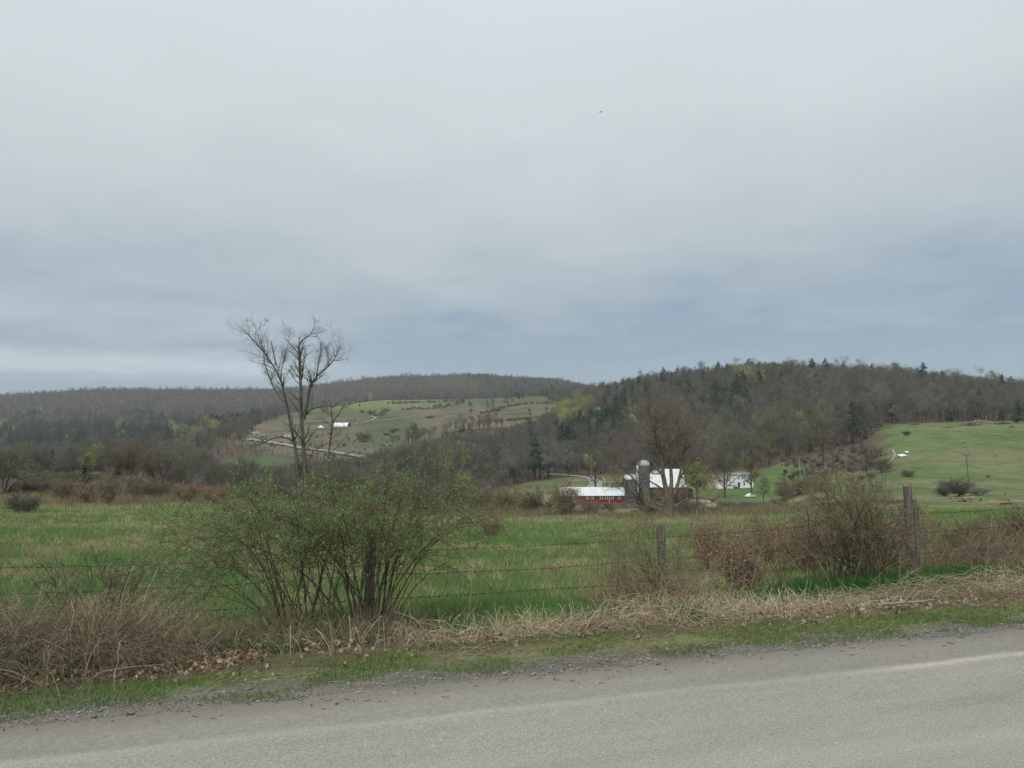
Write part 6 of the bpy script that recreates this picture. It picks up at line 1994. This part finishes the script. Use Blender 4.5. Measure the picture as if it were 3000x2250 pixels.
# long pale whips
n = 90; a = R.uniform(-5, 9, n); t = R.uniform(6.6, 9, n); x, y = L2W(a, t); z_ = H(x, y)
az = R.uniform(0, 6.28, n); ln = R.uniform(.5, 1.0, n); K = 8; s = np.linspace(0, 1, K)
P = np.zeros((n, K, 3)); P[:, :, 0] = x[:, None] + (np.cos(az) * ln * .35)[:, None] * s ** 1.5; P[:, :, 1] = y[:, None] + (np.sin(az) * ln * .35)[:, None] * s ** 1.5
P[:, :, 2] = z_[:, None] + ln[:, None] * (s - .25 * s ** 3); P += np.cumsum(R.normal(size=(n, K, 3)) * .008, axis=1)
b.tubes(P, .0022 * (1 - .6 * s)[None] * np.ones((n, 1)), 4, c3(.30, .25, .16) * R.uniform(.5, 1.3, (n, 1)))
tag(b.build('dead_stalks', M_STEM), 'broken pale weed stalks standing along the roadside bank', 'dead stalks', kind='stuff')

# dead leaves
b = B(); n = 3200
a = np.concatenate([R.uniform(-6, .6, 2300), R.uniform(.6, 13, 900)]); t = R.normal(6.25, .33, n)
k_ = (t > 5.5) & (fbm(a * 2.4, t * 2, 95, 3) > .40); a, t = a[k_], t[k_]; n = len(a)
x, y = L2W(a, t); q = np.stack([x, y, H(x, y) + R.uniform(.01, .07, n)], 1)
sz = R.uniform(.015, .05, n)
for j in range(3):      # lobed, curled leaves made of three folded pieces
    b.leaves(q + R.normal(size=(n, 3)) * .006, sz * (1, .8, .7)[j], c3(.25, .18, .125) * R.uniform(.4, 1.5, (n, 1)), .75, .15)
tag(b.build('dead_leaves', M_STEM), 'curled brown oak leaves drifted below the bank', 'leaves', kind='stuff')

# gravel and grit along the road edge
b = B(); n = 24000
a = R.uniform(-8, 14, n); t = R.normal(5.05, .26, n); k_ = t > 4.62; a, t = a[k_], t[k_]; n = len(a)
x, y = L2W(a, t); sz = R.uniform(.0025, .0075, n) * (1 + (R.uniform(0, 1, n) > .97) * 1.2)
stones(b, np.stack([x, y, np.maximum(H(x, y), np.where(t < 4.86, .004, -1)) + sz * .3], 1), sz, .7, c3(.20, .19, .175))
n = 1500; a = R.uniform(-6, 12, n); t = R.uniform(1.5, 4.7, n); x, y = L2W(a, t); sz = R.uniform(.0015, .004, n)
stones(b, np.stack([x, y, np.interp(t, [-2.7, 1.0, 4.2, 4.8], [-.02, .025, .012, .004]) + .004 + sz * .3], 1), sz, .7, c3(.30, .29, .27))
tag(b.build('gravel', M_STEM), 'loose grey gravel along the crumbling road edge', 'gravel', kind='stuff')
# twigs and leaf crumbs swept to the edge
b = B(); n = 420
a = R.uniform(-6, 13, n); t = R.normal(4.80, .13, n); x, y = L2W(a, t); az = R.uniform(0, 6.28, n); ln = R.uniform(.01, .06, n)
z_ = np.maximum(H(x, y), .006) + .006
P = np.stack([np.stack([x, y, z_], 1), np.stack([x + np.cos(az) * ln, y + np.sin(az) * ln * .6, z_ + .004], 1)], 1)
b.tubes(P, np.full((n, 2), .0022), 3, c3(.13, .09, .06) * R.uniform(.5, 1.8, (n, 1)))
b.leaves(np.stack([x, y, z_], 1)[:300] + R.normal(size=(300, 3)) * [.1, .05, 0], R.uniform(.01, .035, 300), c3(.22, .14, .09) * R.uniform(.5, 1.6, (300, 1)), .6)
tag(b.build('twig_litter', M_STEM), 'dark twigs and leaf crumbs on the road shoulder', 'litter', kind='stuff')

# split branches and bark lying by the right-hand bush
for (px, py, ln, r, rz, lab) in ((2650, 1788, .55, .020, .05, 'longer pale broken branch lying on the right verge'), (2600, 1770, .32, .028, -.4, 'short chunk of bark propped left of the pale broken branch'), (2655, 1768, .26, .032, 1.0, 'stubby split log leaning behind the pale broken branch')):
    g = G(px, py); K = 7; s = np.linspace(-.5, .5, K)
    b = B(); P = np.stack([s * ln * math.cos(rz), s * ln * math.sin(rz), .05 + .04 * (s + .5) + R.normal(size=K) * .008], 1)
    b.tubes(P[None], (r * R.uniform(.7, 1.1, K) * np.array([.6, 1, 1, 1, .9, .7, .3]))[None], 8)
    b.tubes(np.array([[P[3], P[3] + [.06, -.05, .10], P[3] + [.10, -.07, .17]]]), np.array([[.014, .010, .004]]), 5)
    tag(b.build('fallen_branch', M_STRAW if 'pale' in lab[:12] else M_WOOD, loc=tuple(g)), lab, 'branch')
b = B(); n = 26; g = G(2600, 1785)
q = g + R.normal(size=(n, 3)) * [.35, .12, 0]; q[:, 2] = H(q[:, 0], q[:, 1]) + .03
for j in range(2): b.leaves(q, R.uniform(.05, .12, n), c3(.38, .34, .28) * R.uniform(.6, 1.2, (n, 1)), .5, .1)
tag(b.build('bark_scraps', M_STEM), 'pale bark scraps scattered by the broken branches', 'bark', kind='stuff')

# ------------------------------------------------------------------ air
hz = B(); hz.box((0, 2150, 120), (9000, 5000, 640))
for v in hz.V: v[:, 2] = np.where(v[:, 2] < 0, -160.0, 330.0)
zmin = float(Z2.min()) - 1.5
for v in hz.V: v[:, 2] = np.where(v[:, 2] < 0, zmin, 330.0)
hm = bpy.data.materials.new('haze'); hm.use_nodes = True
t = NT(hm.node_tree)
pv = t.n('ShaderNodeVolumePrincipled', Density=0.00010)
pv.inputs['Color'].default_value = (.93, .97, 1.0, 1)
t.l(pv.outputs[0], t.n('ShaderNodeOutputMaterial').inputs['Volume'])
o = hz.build('haze', hm); tag(o, 'thin blue spring haze over the far hills', 'haze', kind='stuff')
